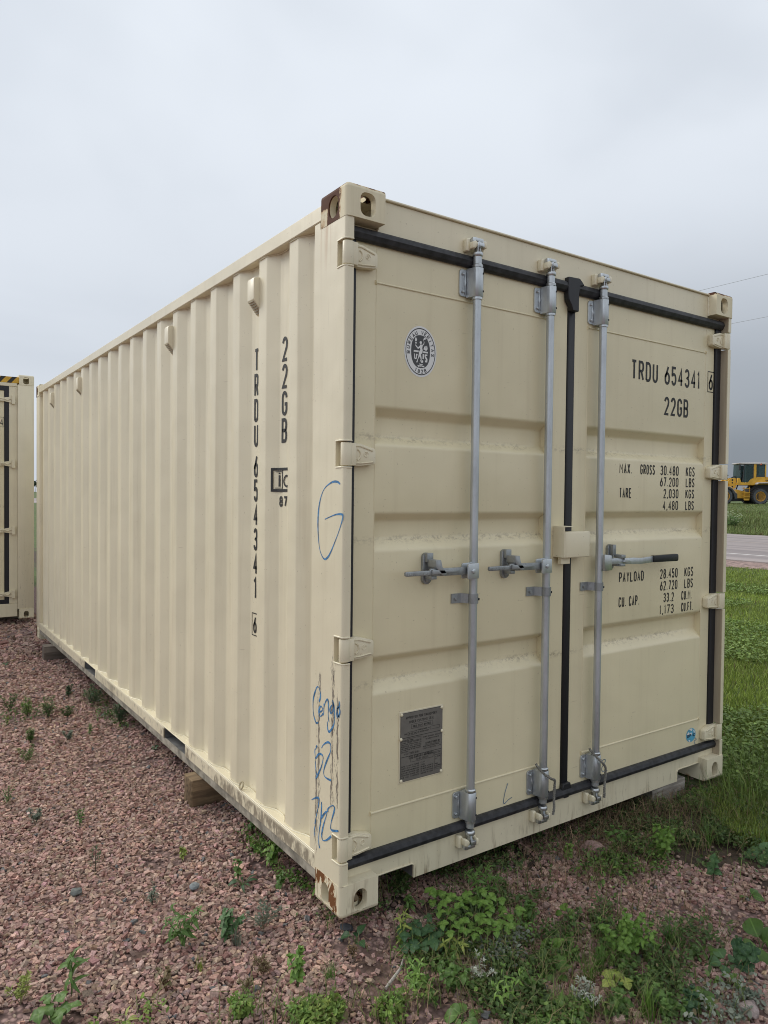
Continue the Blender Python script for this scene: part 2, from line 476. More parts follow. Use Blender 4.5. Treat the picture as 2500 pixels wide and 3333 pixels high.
# ------------------------------------------------------------------ stroke lettering (unit box)
def _rr(x0, y0, x1, y1, n=5):
    rx = (x1 - x0) * 0.5; ry = min((y1 - y0) * 0.5, 0.24)
    return (arc(x1 - rx, y1 - ry, rx, ry, 0, 180, 2 * n) + arc(x0 + rx, y0 + ry, rx, ry, 180, 360, 2 * n) + [(x1, y1 - ry)])
GL = {
 'A': [[(0, 0), (.5, 1), (1, 0)], [(.2, .33), (.8, .33)]],
 'B': [[(0, .5), (.62, .5)] + arc(.62, .75, .36, .25, -90, 90)[1:] + [(0, 1), (0, 0), (.62, 0)] + arc(.62, .25, .38, .25, -90, 90)[1:]],
 'C': [arc(.5, .76, .5, .24, 0, 180, 10) + arc(.5, .24, .5, .24, 180, 360, 10)],
 'D': [[(0, 0), (0, 1), (.5, 1)] + arc(.5, .7, .5, .3, 90, 0)[1:] + arc(.5, .3, .5, .3, 0, -90) + [(0, 0)]],
 'E': [[(1, 1), (0, 1), (0, 0), (1, 0)], [(0, .52), (.85, .52)]],
 'F': [[(1, 1), (0, 1), (0, 0)], [(0, .52), (.85, .52)]],
 'G': [arc(.5, .76, .5, .24, 0, 180, 10) + arc(.5, .24, .5, .24, 180, 360, 10) + [(1, .46), (.55, .46)]],
 'H': [[(0, 0), (0, 1)], [(1, 0), (1, 1)], [(0, .5), (1, .5)]],
 'I': [[(.5, 0), (.5, 1)]],
 'J': [[(1, 1), (1, .24)] + arc(.5, .24, .5, .24, 0, -180, 8)],
 'K': [[(0, 0), (0, 1)], [(1, 1), (0, .42)], [(.35, .62), (1, 0)]],
 'L': [[(0, 1), (0, 0), (1, 0)]],
 'M': [[(0, 0), (0, 1), (.5, .42), (1, 1), (1, 0)]],
 'N': [[(0, 0), (0, 1), (1, 0), (1, 1)]],
 'O': [_rr(0, 0, 1, 1)],
 'P': [[(0, 0), (0, 1), (.6, 1)] + arc(.6, .73, .4, .27, 90, -90)[1:] + [(0, .46)]],
 'R': [[(0, 0), (0, 1), (.6, 1)] + arc(.6, .74, .38, .26, 90, -90)[1:] + [(0, .48)], [(.5, .48), (1, 0)]],
 'S': [arc(.5, .76, .47, .24, 15, 180, 9) + [(.06, .66), (.94, .36)] + arc(.5, .24, .5, .24, 0, -165, 9)],
 'T': [[(0, 1), (1, 1)], [(.5, 1), (.5, 0)]],
 'U': [[(0, 1), (0, .24)] + arc(.5, .24, .5, .24, 180, 360, 10) + [(1, 1)]],
 'V': [[(0, 1), (.5, 0), (1, 1)]],
 'W': [[(0, 1), (.25, 0), (.5, .75), (.75, 0), (1, 1)]],
 'X': [[(0, 0), (1, 1)], [(0, 1), (1, 0)]],
 'Y': [[(0, 1), (.5, .48), (1, 1)], [(.5, .48), (.5, 0)]],
 'Z': [[(0, 1), (1, 1), (0, 0), (1, 0)]],
 '0': [_rr(0, 0, 1, 1)],
 '1': [[(.15, .82), (.6, 1), (.6, 0)]],
 '2': [arc(.5, .74, .5, .26, 170, 0, 9) + [(.9, .56), (0, 0), (1, 0)]],
 '3': [arc(.48, .76, .47, .24, 160, -90, 10) + arc(.5, .26, .5, .26, 90, -165, 10)],
 '4': [[(.72, 0), (.72, 1), (0, .3), (1, .3)]],
 '5': [[(.95, 1), (.08, 1), (.05, .55)] + arc(.48, .31, .5, .31, 130, -160, 11)],
 '6': [[(.75, 1), (.08, .42)] + _rr(0, 0, 1, .6)[10:] + _rr(0, 0, 1, .6)[:11]],
 '7': [[(0, 1), (1, 1), (.35, 0)]],
 '8': [_rr(.05, .5, .95, 1), _rr(0, 0, 1, .52)],
 '9': [_rr(0, .4, 1, 1), [(1, .6), (.3, 0)]],
 '.': [[(.5, 0), (.5, .09)]],
 ',': [[(.62, .1), (.35, -.12)]],
 '/': [[(0, 0), (1, 1)]],
 '-': [[(.1, .5), (.9, .5)]],
 ' ': [],
}

def text_rel(s, narrow=0.45):
    """character cells: list of (char, relative start, relative width), total width"""
    x = 0; out = []
    for ch in s:
        w = narrow if ch in '.,' else (0.5 if ch in 'I1' else (1.35 if ch in 'MW' else (0.6 if ch == ' ' else 1.0)))
        out.append((ch, x, w)); x += w + 0.30
    return out, x - 0.30

def draw_text(mb, s, u0, u1, v0, v1, th, fn):
    cells, tot = text_rel(s)
    k = (u1 - u0) / tot
    lay = 0
    for ch, x, w in cells:
        a = u0 + x * k + th / 2; b = u0 + (x + w) * k - th / 2
        if ch in 'I1.,':
            c = (a + b) / 2; hw = max((b - a) / 2, th * 0.6); a, b = c - hw, c + hw
        for st in GL.get(ch, []):
            lay += 1
            off = (lay % 4) * 0.00012
            mb.ribbon([(a + p * (b - a), v0 + th / 2 + q * (v1 - v0 - th)) for p, q in st], th * (.70 if ch in 'MW' else 1), lambda u, v, off=off: fn(u, v, off))
    return mb

# ==================================================================== CONTAINER
def fitting(corner, sgn, mat, parent, top):
    """cast corner block with three apertures; corner = outer corner, sgn = inward directions"""
    Lx, Ly, Lz, r = 0.162, 0.178, 0.118, 0.016
    cx, cy, cz = corner; sx, sy, sz = sgn
    P = lambda u, v, w: (cx + sx * u, cy + sy * v, cz + sz * w)
    mb = MB()
    def stad(cu, cw, hw, hh, n=8, sq=False):
        rr = hw if not sq else hw * 0.75
        pts = []
        for (ox, oy, a0) in ((hw - rr, hh - rr, 0), (-(hw - rr), hh - rr, 90), (-(hw - rr), -(hh - rr), 180), (hw - rr, -(hh - rr), 270)):
            pts += arc(cu + ox, cw + oy, rr, rr, a0, a0 + 90, n)
        return pts
    def face(outer, hole, fn, depth):
        mb.poly(outer, [hole], lambda a, b: fn(a, b, 0.0))
        n = len(hole)
        rows = [[fn(a, b, 0.0) for a, b in hole] + [fn(*hole[0], 0.0)], [fn(a, b, 0.002 if False else depth) for a, b in hole] + [fn(*hole[0], depth)]]
        mb.sheet(rows)
    if top:
        face([(r, r), (Lx, r), (Lx, Lz), (r, Lz)], stad(0.088, 0.066, 0.032, 0.041, 8, True), lambda a, b, d: P(a, d, b), 0.030)
        face([(r, r), (Ly, r), (Ly, Lz), (r, Lz)], stad(0.091, 0.065, 0.034, 0.039), lambda a, b, d: P(d, a, b), 0.030)
    else:
        face([(r, r), (Lx, r), (Lx, Lz), (r, Lz)], stad(0.086, 0.053, 0.0275, 0.039), lambda a, b, d: P(a, d, b), 0.030)
        face([(r, r), (Ly, r), (Ly, Lz), (r, Lz)], stad(0.107, 0.053, 0.0265, 0.039), lambda a, b, d: P(d, a, b), 0.030)
    face([(r, r), (Lx, r), (Lx, Ly), (r, Ly)], stad(0.085, 0.095, 0.031, 0.058), lambda a, b, d: P(a, b, d), 0.026)
    A = [(r - r * math.cos(t), r - r * math.sin(t)) for t in [PI / 2 * i / 4 for i in range(5)]]   # from (0,r) to (r,0)
    mb.sheet([[P(a, b, r) for a, b in A], [P(a, b, Lz) for a, b in A]])           # vertical edge
    mb.sheet([[P(r, b, a) for a, b in A], [P(Lx, b, a) for a, b in A]])           # front/top edge
    mb.sheet([[P(b, r, a) for a, b in A], [P(b, Ly, a) for a, b in A]])           # side/top edge
    rows = []
    for i in range(5):
        f = PI / 2 * i / 4
        rows.append([P(r - r * math.cos(f) * math.cos(t), r - r * math.cos(f) * math.sin(t), r - r * math.sin(f)) for t in [PI / 2 * j / 4 for j in range(5)]])
    mb.sheet(rows)
    # inner flat sides
    mb.add([P(Lx, *q) for q in [(Ly, 0), (Ly, Lz), (0, Lz), (0, r)] + [(b, a) for a, b in A[1:][::-1]][::-1][:0] + [(r, 0)]], [(0, 1, 2, 3, 4)])
    mb.add([P(q[0], Ly, q[1]) for q in [(Lx, 0), (Lx, Lz), (0, Lz), (0, r), (r, 0)]], [(0, 1, 2, 3, 4)])
    mb.add([P(q[0], q[1], Lz) for q in [(Lx, 0), (Lx, Ly), (0, Ly), (0, r), (r, 0)]], [(0, 1, 2, 3, 4)])
    return mb.build('corner_fitting', mat, parent, 0, 1, 40)

def corr_profile(L, y0=0.228):
    """outline (y, depth) of the corrugated side: depth 0.012 crest, 0.046 valley"""
    pts = [(y0 - 0.03, 0.046)]
    k = 0
    y1 = L - 0.17
    while True:
        a = 0.377 + 0.2790 * k
        if a + 0.15 > y1 + 0.02: break
        pts += [(a - 0.066, 0.046), (a, 0.012), (a + 0.072, 0.012), (a + 0.138, 0.046)]
        k += 1
    pts.append((L - 0.16, 0.046))
    return pts

def build_body(root, H, near=True):
    """everything but the door end; near = the container with full detail"""
    L, W = 6.058, 2.438
    mats = MT
    fits = {}
    for ix, sx in ((0, 1), (1, -1)):
        for iy, sy in ((0, 1), (1, -1)):
            for iz, sz in ((0, 1), (1, -1)):
                mat = mats['fit_edge'] if near else mats['cream']
                if near and ix == 0 and iy == 0: mat = mats['fit_top'] if iz else mats['fit_bot']
                if near and ix == 0 and iy == 1: mat = mats['fit_far']
                fitting((W * ix, L * iy, H * iz), (sx, sy, sz), mat, root, iz == 1)
    # rails
    for side in (0, 1):
        X = (lambda x: x) if side == 0 else (lambda x: W - x)
        def bx(mb, x0, x1, *r):
            a, b = sorted((X(x0), X(x1))); mb.box(a, b, *r)
        mb = MB(); bx(mb, 0.001, 0.061, 0.1785, L - 0.1785, H - 0.088, H - 0.031)
        mb.build('top_side_rail', mats['panel'], root, 0.003)
        # bottom side rail with two fork pockets
        mb = MB()
        bx(mb, 0.002, 0.058, 0.1785, L - 0.1785, 0.166, 0.172)
        bx(mb, 0.002, 0.008, 0.1785, 1.592, 0.105, 0.1655)
        bx(mb, 0.002, 0.008, 1.940, 3.553, 0.105, 0.1655)
        bx(mb, 0.002, 0.008, 3.900, L - 0.1785, 0.105, 0.1655)
        mb.build('bottom_side_rail', mats['rail'], root, 0.0015)
        mb = MB()
        bx(mb, 0.006, 0.012, 0.1785, L - 0.1785, 0.066, 0.1045)
        bx(mb, 0.012, 0.06, 0.1785, L - 0.1785, 0.064, 0.070)
        mb.build('rail_bottom_flange', mats['flange'], root)
        for (a, b) in ((1.592, 1.940), (3.553, 3.900)):
            mb = MB()
            bx(mb, 0.014, 0.9, a + 0.001, b - 0.001, 0.098, 0.104)
            bx(mb, 0.010, 0.9, a - 0.006, a - 0.001, 0.105, 0.164)
            bx(mb, 0.010, 0.9, b + 0.001, b + 0.006, 0.105, 0.164)
            mb.build('fork_pocket', mats['under'], root)
        # corrugated wall
        prof = fillet(corr_profile(L), 0.005, 2)
        mb = MB()
        mb.sheet([[(X(d), y, z) for y, d in prof] for z in (0.172, H - 0.086)])
        panel = mb.build('side_panel', mats['panel'], root, 0, 1, 20)
        if near and side == 0:
            SIDE['panel'] = panel
            # weld seam along the foot of the corrugation
            raw = corr_profile(L)
            mb = MB()
            pts = [(d - 0.004 + 0.0012 * math.sin(37 * y), y, 0.1735) for y, d in fillet(raw, 0.02, 2)]
            mb.tube(pts, 0.0042, 6)
            mb.build('weld_bead', mats['panel'], panel, 0, 1, 60)
            mb = MB()
            pts = [(d - 0.002, y, H - 0.0895) for y, d in fillet(raw, 0.02, 2)]
            mb.tube(pts, 0.0035, 6)
            mb.build('weld_bead', mats['panel'], panel, 0, 1, 60)
    # roof, floor, far end
    rp = []
    y = 0.06
    while y < L - 0.06:
        rp += [(y, H - 0.036), (y + 0.1, H - 0.036), (y + 0.12, H - 0.022), (y + 0.19, H - 0.022)]
        y += 0.21
    mb = MB(); mb.sheet([[(x, yy, zz) for yy, zz in rp] for x in (0.055, W - 0.055)])
    mb.build('roof_panel', mats['cream'], root, 0, 1, 0)
    mb = MB(); mb.box(0.06, W - 0.06, 0.12, L - 0.06, 0.150, 0.164)
    mb.build('floor', mats['under'], root)
    mb = MB(); mb.box(0.06, W - 0.06, 0.3, 0.345, 0.04, 0.148)
    cm = mb.build('cross_member', mats['under'], root)
    for k in range(1, 10):
        c = link('cross_member', cm.data, root); c.location = (0, 0.57 * k, 0)
    prof = [(0.162, 0.0)]
    x = 0.17
    while x < W - 0.3:
        prof += [(x, 0.045), (x + 0.11, 0.045), (x + 0.14, 0.0), (x + 0.24, 0.0)]
        x += 0.25
    prof.append((W - 0.162, 0.045))
    mb = MB(); mb.sheet([[(xx, L - 0.01 - d, z) for xx, d in prof] for z in (0.118, H - 0.09)])
    mb.build('end_panel', mats['panel'], root, 0, 1, 60)
    mb = MB(); mb.box(0.162, W - 0.162, L - 0.06, L - 0.005, H - 0.1, H - 0.01); mb.build('end_rail', mats['cream'], root, 0.003)
    mb = MB(); mb.box(0.162, W - 0.162, L - 0.06, L - 0.005, 0.03, 0.125); mb.build('end_rail', mats['cream'], root, 0.003)
    # far corner posts
    for side in (0, 1):
        a, b = (0.003, 0.06) if side == 0 else (W - 0.06, W - 0.003)
        mb = MB(); mb.box(a, b, L - 0.17, L - 0.006, 0.117, H - 0.117)
        mb.build('corner_post', mats['cream'], root, 0.006, 2)

SIDE = {}
HZ = (2.350, 1.648, 0.955, 0.243)
box_tag = tag(empty('shipping_container', (0, 0, 0)), 'cream 20-foot shipping container with closed doors, blue marker writing on its rusty corner', 'container',
              'cream shipping containers on the gravel')
T = box_tag
H1, W1 = 2.591, 2.438
build_body(T, H1, True)

# near corner posts, notched at the hinges
for side in (0, 1):
    X = (lambda x: x) if side == 0 else (lambda x: W1 - x)
    mb = MB()
    def bx(x0, x1, *r):
        a, b = sorted((X(x0), X(x1))); mb.box(a, b, *r)
    zs = [0.1175] + [v for h in HZ[::-1] for v in (h - 0.046, h + 0.046)] + [H1 - 0.1175]
    # profile in plan: rounded nose
    nose = [(0.0012, 0.062)] + [(0.0012, 0.016)] + arc(0.0122, 0.016, 0.011, 0.011, 180, 270, 4)[1:] + [(0.034, 0.005), (0.034, 0.062)]
    for a, b in zip(zs[0::2], zs[1::2]):
        mb.prism(nose, lambda p, q, t: (X(p), q, t), a, b)
    bx(0.0012, 0.034, 0.0622, 0.188, 0.1175, H1 - 0.1175)
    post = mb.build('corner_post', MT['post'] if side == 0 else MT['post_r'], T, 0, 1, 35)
    mb = MB()
    bx(0.004, 0.03, 0.1885, 0.232, 0.172, H1 - 0.0885)
    mb.build('post_flange', MT['panel'], post, 0.002)
    mb = MB()
    bx(0.0342, 0.046, 0.1, 0.19, 0.1175, H1 - 0.1175)
    mb.build('post_web', MT['cream'], post)
    if side == 0:
        # thick paint lips at the notch ends
        for h in HZ:
            for s in (-1, 1):
                z = h + s * 0.047
                mb = MB(); mb.tube([(0.001, 0.060, z), (0.0005, 0.03, z + 0.001), (0.003, 0.010, z), (0.014, 0.004, z), (0.033, 0.004, z)], 0.0030, 6)
                mb.build('notch_lip', MT['cream'], post, 0, 1, 60)

# header and sill
mb = MB()
mb.box(0.1625, W1 - 0.1625, 0.048, 0.06, 2.452, H1 - 0.014)
mb.box(0.1625, W1 - 0.1625, 0.038, 0.12, H1 - 0.0138, H1 - 0.006)
mb.box(0.036, W1 - 0.036, 0.0605, 0.11, 2.452, 2.472)
header = mb.build('door_header', MT['cream'], T, 0.002)
mb = MB()
poly = [(0.1625, 0.087), (0.350, 0.087), (0.357, 0.084), (0.361, 0.078), (0.361, 0.030), (2.076, 0.030), (2.076, 0.082), (2.080, 0.088), (2.087, 0.091), (2.2755, 0.091),
        (2.2755, 0.1175), (2.402, 0.1175), (2.402, 0.157), (0.036, 0.157), (0.036, 0.1175), (0.1625, 0.1175)]
mb.prism(poly, lambda p, q, t: (p, t, q), 0.048, 0.056)
sill = mb.build('door_sill', MT['sill'], T)
mb = MB()
mb.tube([(0.163, 0.047, 0.088), (0.25, 0.0462, 0.089), (0.350, 0.0465, 0.088), (0.359, 0.046, 0.083), (0.361, 0.0465, 0.076), (0.361, 0.047, 0.032)], 0.0035, 6)
mb.build('weld_bead', MT['cream'], sill, 0, 1, 60); mb = MB()
mb.tube([(2.076, 0.047, 0.032), (2.076, 0.0465, 0.082), (2.082, 0.046, 0.090), (2.092, 0.0465, 0.092), (2.18, 0.0462, 0.0915), (2.272, 0.047, 0.092)], 0.0035, 6)
mb.build('weld_bead', MT['cream'], sill, 0, 1, 60)
mb = MB()
mb.box(0.361, 0.369, 0.0565, 0.5, 0.030, 0.12); mb.build('notch_cheek', MT['under'], sill); mb = MB(); mb.box(2.068, 2.076, 0.0565, 0.5, 0.030, 0.12)
mb.build('notch_cheek', MT['under'], sill)
# bead between castings and sill/header ends
for x in (0.1635, W1 - 0.1635):
    mb = MB(); mb.tube([(x, 0.046, 2.47 + 0.1 * i / 9) for i in range(10)], [0.004 + 0.0014 * ((i * 7) % 3) for i in range(10)], 6)
    mb.build('weld_bead', MT['cream'], header, 0, 1, 60)

# ---------------- doors
def door(x0, x1, p0, p1):
    yF, yR = 0.055, 0.0915
    z0, z1 = 0.190, 2.414
    prof = [(z0, yF), (0.768, yF), (0.806, yR), (0.880, yR), (0.905, yF), (1.300, yF), (1.342, yR), (1.410, yR), (1.437, yF),
            (1.690, yF), (1.722, yR), (1.797, yR), (1.829, yF), (z1, yF)]
    prof = fillet(prof, 0.009, 3)
    mb = MB()
    mb.sheet([[(x, y, z) for z, y in prof] for x in (p0, p1)])
    for (a, b, c, d) in ((0.768, 0.806, 0.880, 0.905), (1.300, 1.342, 1.410, 1.437), (1.690, 1.722, 1.797, 1.829)):
        for x in (p0, p1):
            mb.add([(x, yF, a), (x, yR, b), (x, yR, c), (x, yF, d)], [(0, 1, 2, 3)])
    mb.sheet([[(x0, y, z) for z in (z0, z1)] for y in (0.10, 0.059)] + [[(x0 + 0.004, yF, z) for z in (z0, z1)], [(p0, yF, z) for z in (z0, z1)]])
    mb.sheet([[(p1, yF, z) for z in (z0, z1)], [(x1 - 0.004, yF, z) for z in (z0, z1)]] + [[(x1, y, z) for z in (z0, z1)] for y in (0.059, 0.10)])
    mb.add([(x0, yF + .004, z1), (x1, yF + .004, z1), (x1, .1, z1), (x0, .1, z1)], [(0, 1, 2, 3)])
    d = mb.build('door', MT['door'], T, 0, 1, 40, normals=False)
    mb = MB()
    for z in (2.279, 0.325):
        mb.tube([(p0, yF, z), (p1, yF, z)], 0.0042, 6)
        for x in (p0, p1):
            mb.tube([(x - 0.004, yF, z), (x + 0.004, yF, z)], [0.009, 0.006], 8)
    for x in (p0, p1):
        mb.tube([(x + 0.0006 * math.sin(z * 40), yF + 0.0005, z) for z in np.linspace(z0, z1, 60)], 0.0022, 5)
    mb.build('weld_seam', MT['door'], d, 0, 1, 60)
    return d

DL = door(0.0715, 1.1935, 0.163, 1.068)
DR = door(1.2380, 2.3560, 1.331, 2.276)
tag(DL, 'left door with data plate, round emblem and two locking bars')
tag(DR, 'right door with stencilled weights and one locking bar')

# gaskets
mb = MB()
gp = [(.0478, 2.4515), (.036, 2.456), (.030, 2.449), (.026, 2.434), (.034, 2.418), (.044, 2.411), (.058, 2.413), (.06, 2.45)]
mb.prism(gp, lambda p, q, t: (t, p, q), 0.0345, 2.4035)
mb.build('door_gasket', MT['rubber'], T, 0, 1, 25)
mb = MB()
gp = [(.0478, 0.1575), (.036, 0.153), (.030, 0.158), (.026, 0.172), (.032, 0.187), (.044, 0.1925), (.058, 0.1905), (.06, 0.16)]
mb.prism(gp, lambda p, q, t: (t, p, q), 0.0345, 2.4035)
mb.build('door_gasket', MT['rubber'], T, 0, 1, 25)
for (a, b) in ((0.0345, 0.0712), (2.3564, 2.4035)):
    mb = MB(); mb.box(a, b, 0.044, 0.07, 0.1928, 2.4105)
    mb.build('door_gasket', MT['rubber_clean'], T, 0.004)
mb = MB()
mb.prism([(1.1942, .07), (1.1942, .052), (1.199, .048), (1.233, .048), (1.2374, .052), (1.2374, .07)], lambda p, q, t: (p, q, t), 0.16, 2.375)
fl = [(1.162, 2.474), (1.236, 2.478), (1.252, 2.466), (1.268, 2.452), (1.238, 2.444), (1.232, 2.41), (1.232, 2.33), (1.190, 2.33), (1.182, 2.352), (1.164, 2.374), (1.162, 2.40)]
mb.prism(fl, lambda p, q, t: (p, t, q), 0.0235, 0.052)
mb.prism([(1.184, 0.188), (1.193, 0.215), (1.238, 0.215), (1.248, 0.188), (1.228, 0.148), (1.200, 0.148)], lambda p, q, t: (p, t, q), 0.033, 0.055)
mb.build('door_gasket', MT['rubber_clean'], T, 0.003, 1, 40)

# hinges
def hinge(z, right):
    X = (lambda x: x) if not right else (lambda x: W1 - x)
    mb = MB()
    mb.prism([(0.020, 0.040), (0.006, 0.036), (0.0015, 0.028), (0.0015, 0.018), (0.006, 0.010), (0.016, 0.006), (0.030, 0.006), (0.040, 0.012), (0.040, 0.046), (0.030, 0.046)],
             lambda p, q, t: (X(p), q, t), z - 0.041, z + 0.041)
    bl = [(0.034, 0.040), (0.082, 0.040), (0.142, 0.024), (0.148, 0.016), (0.148, -0.026), (0.143, -0.033), (0.082, -0.040), (0.034, -0.040)]
    mb.prism(bl, lambda p, q, t: (X(p), t, z + q), 0.024, 0.0545)
    mb.prism([(0.034, 0.040), (0.056, 0.040), (0.056, -0.040), (0.034, -0.040)], lambda p, q, t: (X(p), t, z + q), 0.010, 0.024)
    ob = mb.build('hinge', MT['cream'], DR if right else DL, 0.003, 2)
    mb = MB()
    for pts in ([(0.050, 0.031), (0.080, 0.031), (0.134, 0.016)], [(0.050, -0.031), (0.082, -0.031), (0.136, -0.025)]):
        mb.tube([(X(p), 0.0236, z + q) for p, q in pts], 0.0032, 6)
    for s in (-1, 1):
        mb.tube([(X(p), 0.0236, z + q) for p, q in arc(0.062, 0, 0.020, 0.020, 70 * s, -70 * s + (0 if s < 0 else 0), 8)] if s > 0 else
                [(X(p), 0.0236, z + q) for p, q in arc(0.052, 0, 0.020, 0.020, 110, 250, 8)], 0.0030, 6)
    mb.tube([(X(p), 0.0236, z + q) for p, q in arc(0.106, 0.002, 0.0095, 0.0095, 0, 330, 12)], 0.0014, 5)
    mb.tube([(X(p), 0.0236, z + q) for p, q in [(0.111, 0.006), (0.104, 0.007), (0.103, 0.003), (0.109, 0.001), (0.108, -0.003), (0.101, -0.003)]], 0.0014, 5)
    mb.build('hinge_rib', MT['cream'], DR if right else DL, 0, 1, 60)
for z in HZ:
    hinge(z, False); hinge(z, True)

# locking bars
def locking_bar(bx_, d):
    y = 0.014
    mb = MB(); mb.cyl((bx_, y, 0.175), (bx_, y, 2.452), 0.0168, n=24)
    mb.build('locking_bar', MT['galv'], d, 0, 1, 40)
    pf = [(-.070, .0545), (-.070, .0475), (-.030, .0465), (-.0225, .020), (-.020, .002), (-.012, -.006), (.011, -.006), (.019, -.001), (.0215, .008), (.0215, .0545)]
    for (a, b, top) in ((2.291, 2.405, True), (0.205, 0.318, False)):
        mb = MB()
        fl = fillet([(-.026, a + .004), (-.062, a + .004), (-.062, b - .004), (-.026, b - .004)], 0.014, 4)
        mb.prism(fl, lambda p, q, t: (bx_ + p, t, q), 0.0475, 0.0545)
        mb.prism(pf[2:], lambda p, q, t: (bx_ + p, q, t), a, b)
        for z in (a + .022, b - .022):
            mb.cyl((bx_ - .047, .0475, z), (bx_ - .047, .040, z), .0070, .0055, 6)
        mb.tube([(bx_ - .036, .046, z) for z in np.linspace(a + .012, b - .012, 9)], [.0015, .002, .0022, .0035, .006, .0035, .0022, .002, .0015], 6)
        mb.build('guide_bracket', MT['galv'], d, 0.0015, 1, 40)
        for z in (a + .022, b - .022):
            mb = MB(); mb.cyl((bx_ + .014, -.0030, z), (bx_ + .0158, -.0062, z), .0046, .0040, 10)
            mb.build('bracket_plug', MT['dark'], d)
        mb = MB()
        mb.lathe([(.0168, a - .012), (.0212, a - .010), (.0212, a - .0015)], lambda c, s_, h: (bx_ + c, y + s_, h), 20)
        mb.build('collar', MT['bright'], d, 0, 1, 40); mb = MB()
        mb.lathe([(.0212, b + .0015), (.0220, b + .010), (.019, b + .014), (.0168, b + .014)], lambda c, s_, h: (bx_ + c, y + s_, h), 20)
        mb.build('collar', MT['bright'], d, 0, 1, 40)
        # cam at the end of the bar
        s = 1 if top else -1
        zc_ = 2.494 if top else 0.118
        mb = MB()
        Z = lambda h: zc_ + s * h
        mb.lathe([(.0178, Z(-.046)), (.021, Z(-.040)), (.021, Z(-.030)), (.016, Z(-.024)), (.013, Z(-.008)), (.012, Z(.020))], lambda c, s_, h: (bx_ + c, y + s_, h), 14)
        for (a0, a1, h0, h1, r) in ((-30, 20, .000, .018, .034), (150, 205, .004, .024, .036), (240, 290, -.012, .004, .032)):
            pl = [(0, 0)] + arc(0, 0, r, r * .8, a0, a1, 4)
            mb.prism(pl, lambda p, q, t: (bx_ + p, y - .004 + q, t), *sorted((Z(h0), Z(h1))))
        mb.box(bx_ - .024, bx_ + .020, y - .012, y + .012, *sorted((Z(.012), Z(.026))))
        mb.build('cam', MT['bright'], d, 0.002, 2, 40)
        kp = header if top else sill
        mb = MB()
        pl = [(-.060, -.030), (-.060, .026), (-.040, .032), (-.022, .018), (-.018, .004), (-.030, -.020), (-.044, -.032)]
        mb.prism(pl, lambda p, q, t: (bx_ + p * .82, t, Z(q * .85)), .022, .0478)
        mb.prism([(-.048, -.024), (-.046, .008), (-.030, .014), (-.016, .006), (-.016, -.008), (-.034, -.024)], lambda p, q, t: (bx_ + p * .82, t, Z(q * .85)), -.004, .022)
        mb.build('cam_keeper', MT['cream'], kp, 0.004, 2, 50); mb = MB()
        pl = [(.022, -.020), (.020, .026), (.036, .030), (.052, .018), (.050, -.006), (.040, -.022)]
        mb.prism(pl, lambda p, q, t: (bx_ + p * .82, t, Z(q * .85)), .016, .0478)
        mb.prism([(.024, -.014), (.022, .018), (.036, .020), (.042, .004), (.038, -.014)], lambda p, q, t: (bx_ + p * .82, t, Z(q * .85)), -.006, .016)
        mb.build('cam_keeper', MT['cream'], kp, 0.004, 2, 50)
    # middle strap
    mb = MB()
    z0, z1 = 1.078, 1.116
    st = [(-.082, .0545), (-.082, .049), (-.036, .048), (-.026, .030)] + arc(0, y, .0212, .0212, 160, 340, 10) + [(.0212, .030), (.018, .030)] + arc(0, y, .0174, .0174, 340, 160, 10) + [(-.021, .034), (-.030, .0545)]
    mb.prism(st, lambda p, q, t: (bx_ + p, q, t), z0, z1)
    mb.cyl((bx_ - .062, .049, 1.097), (bx_ - .062, .041, 1.097), .009, .007, 6)
    mb.build('bar_strap', MT['cast'], d, 0, 1, 40)
    mb = MB(); mb.cyl((bx_ + .0155, -.001, 1.095), (bx_ + .0172, -.004, 1.095), .005, n=10); mb.build('bracket_plug', MT['dark'], d)

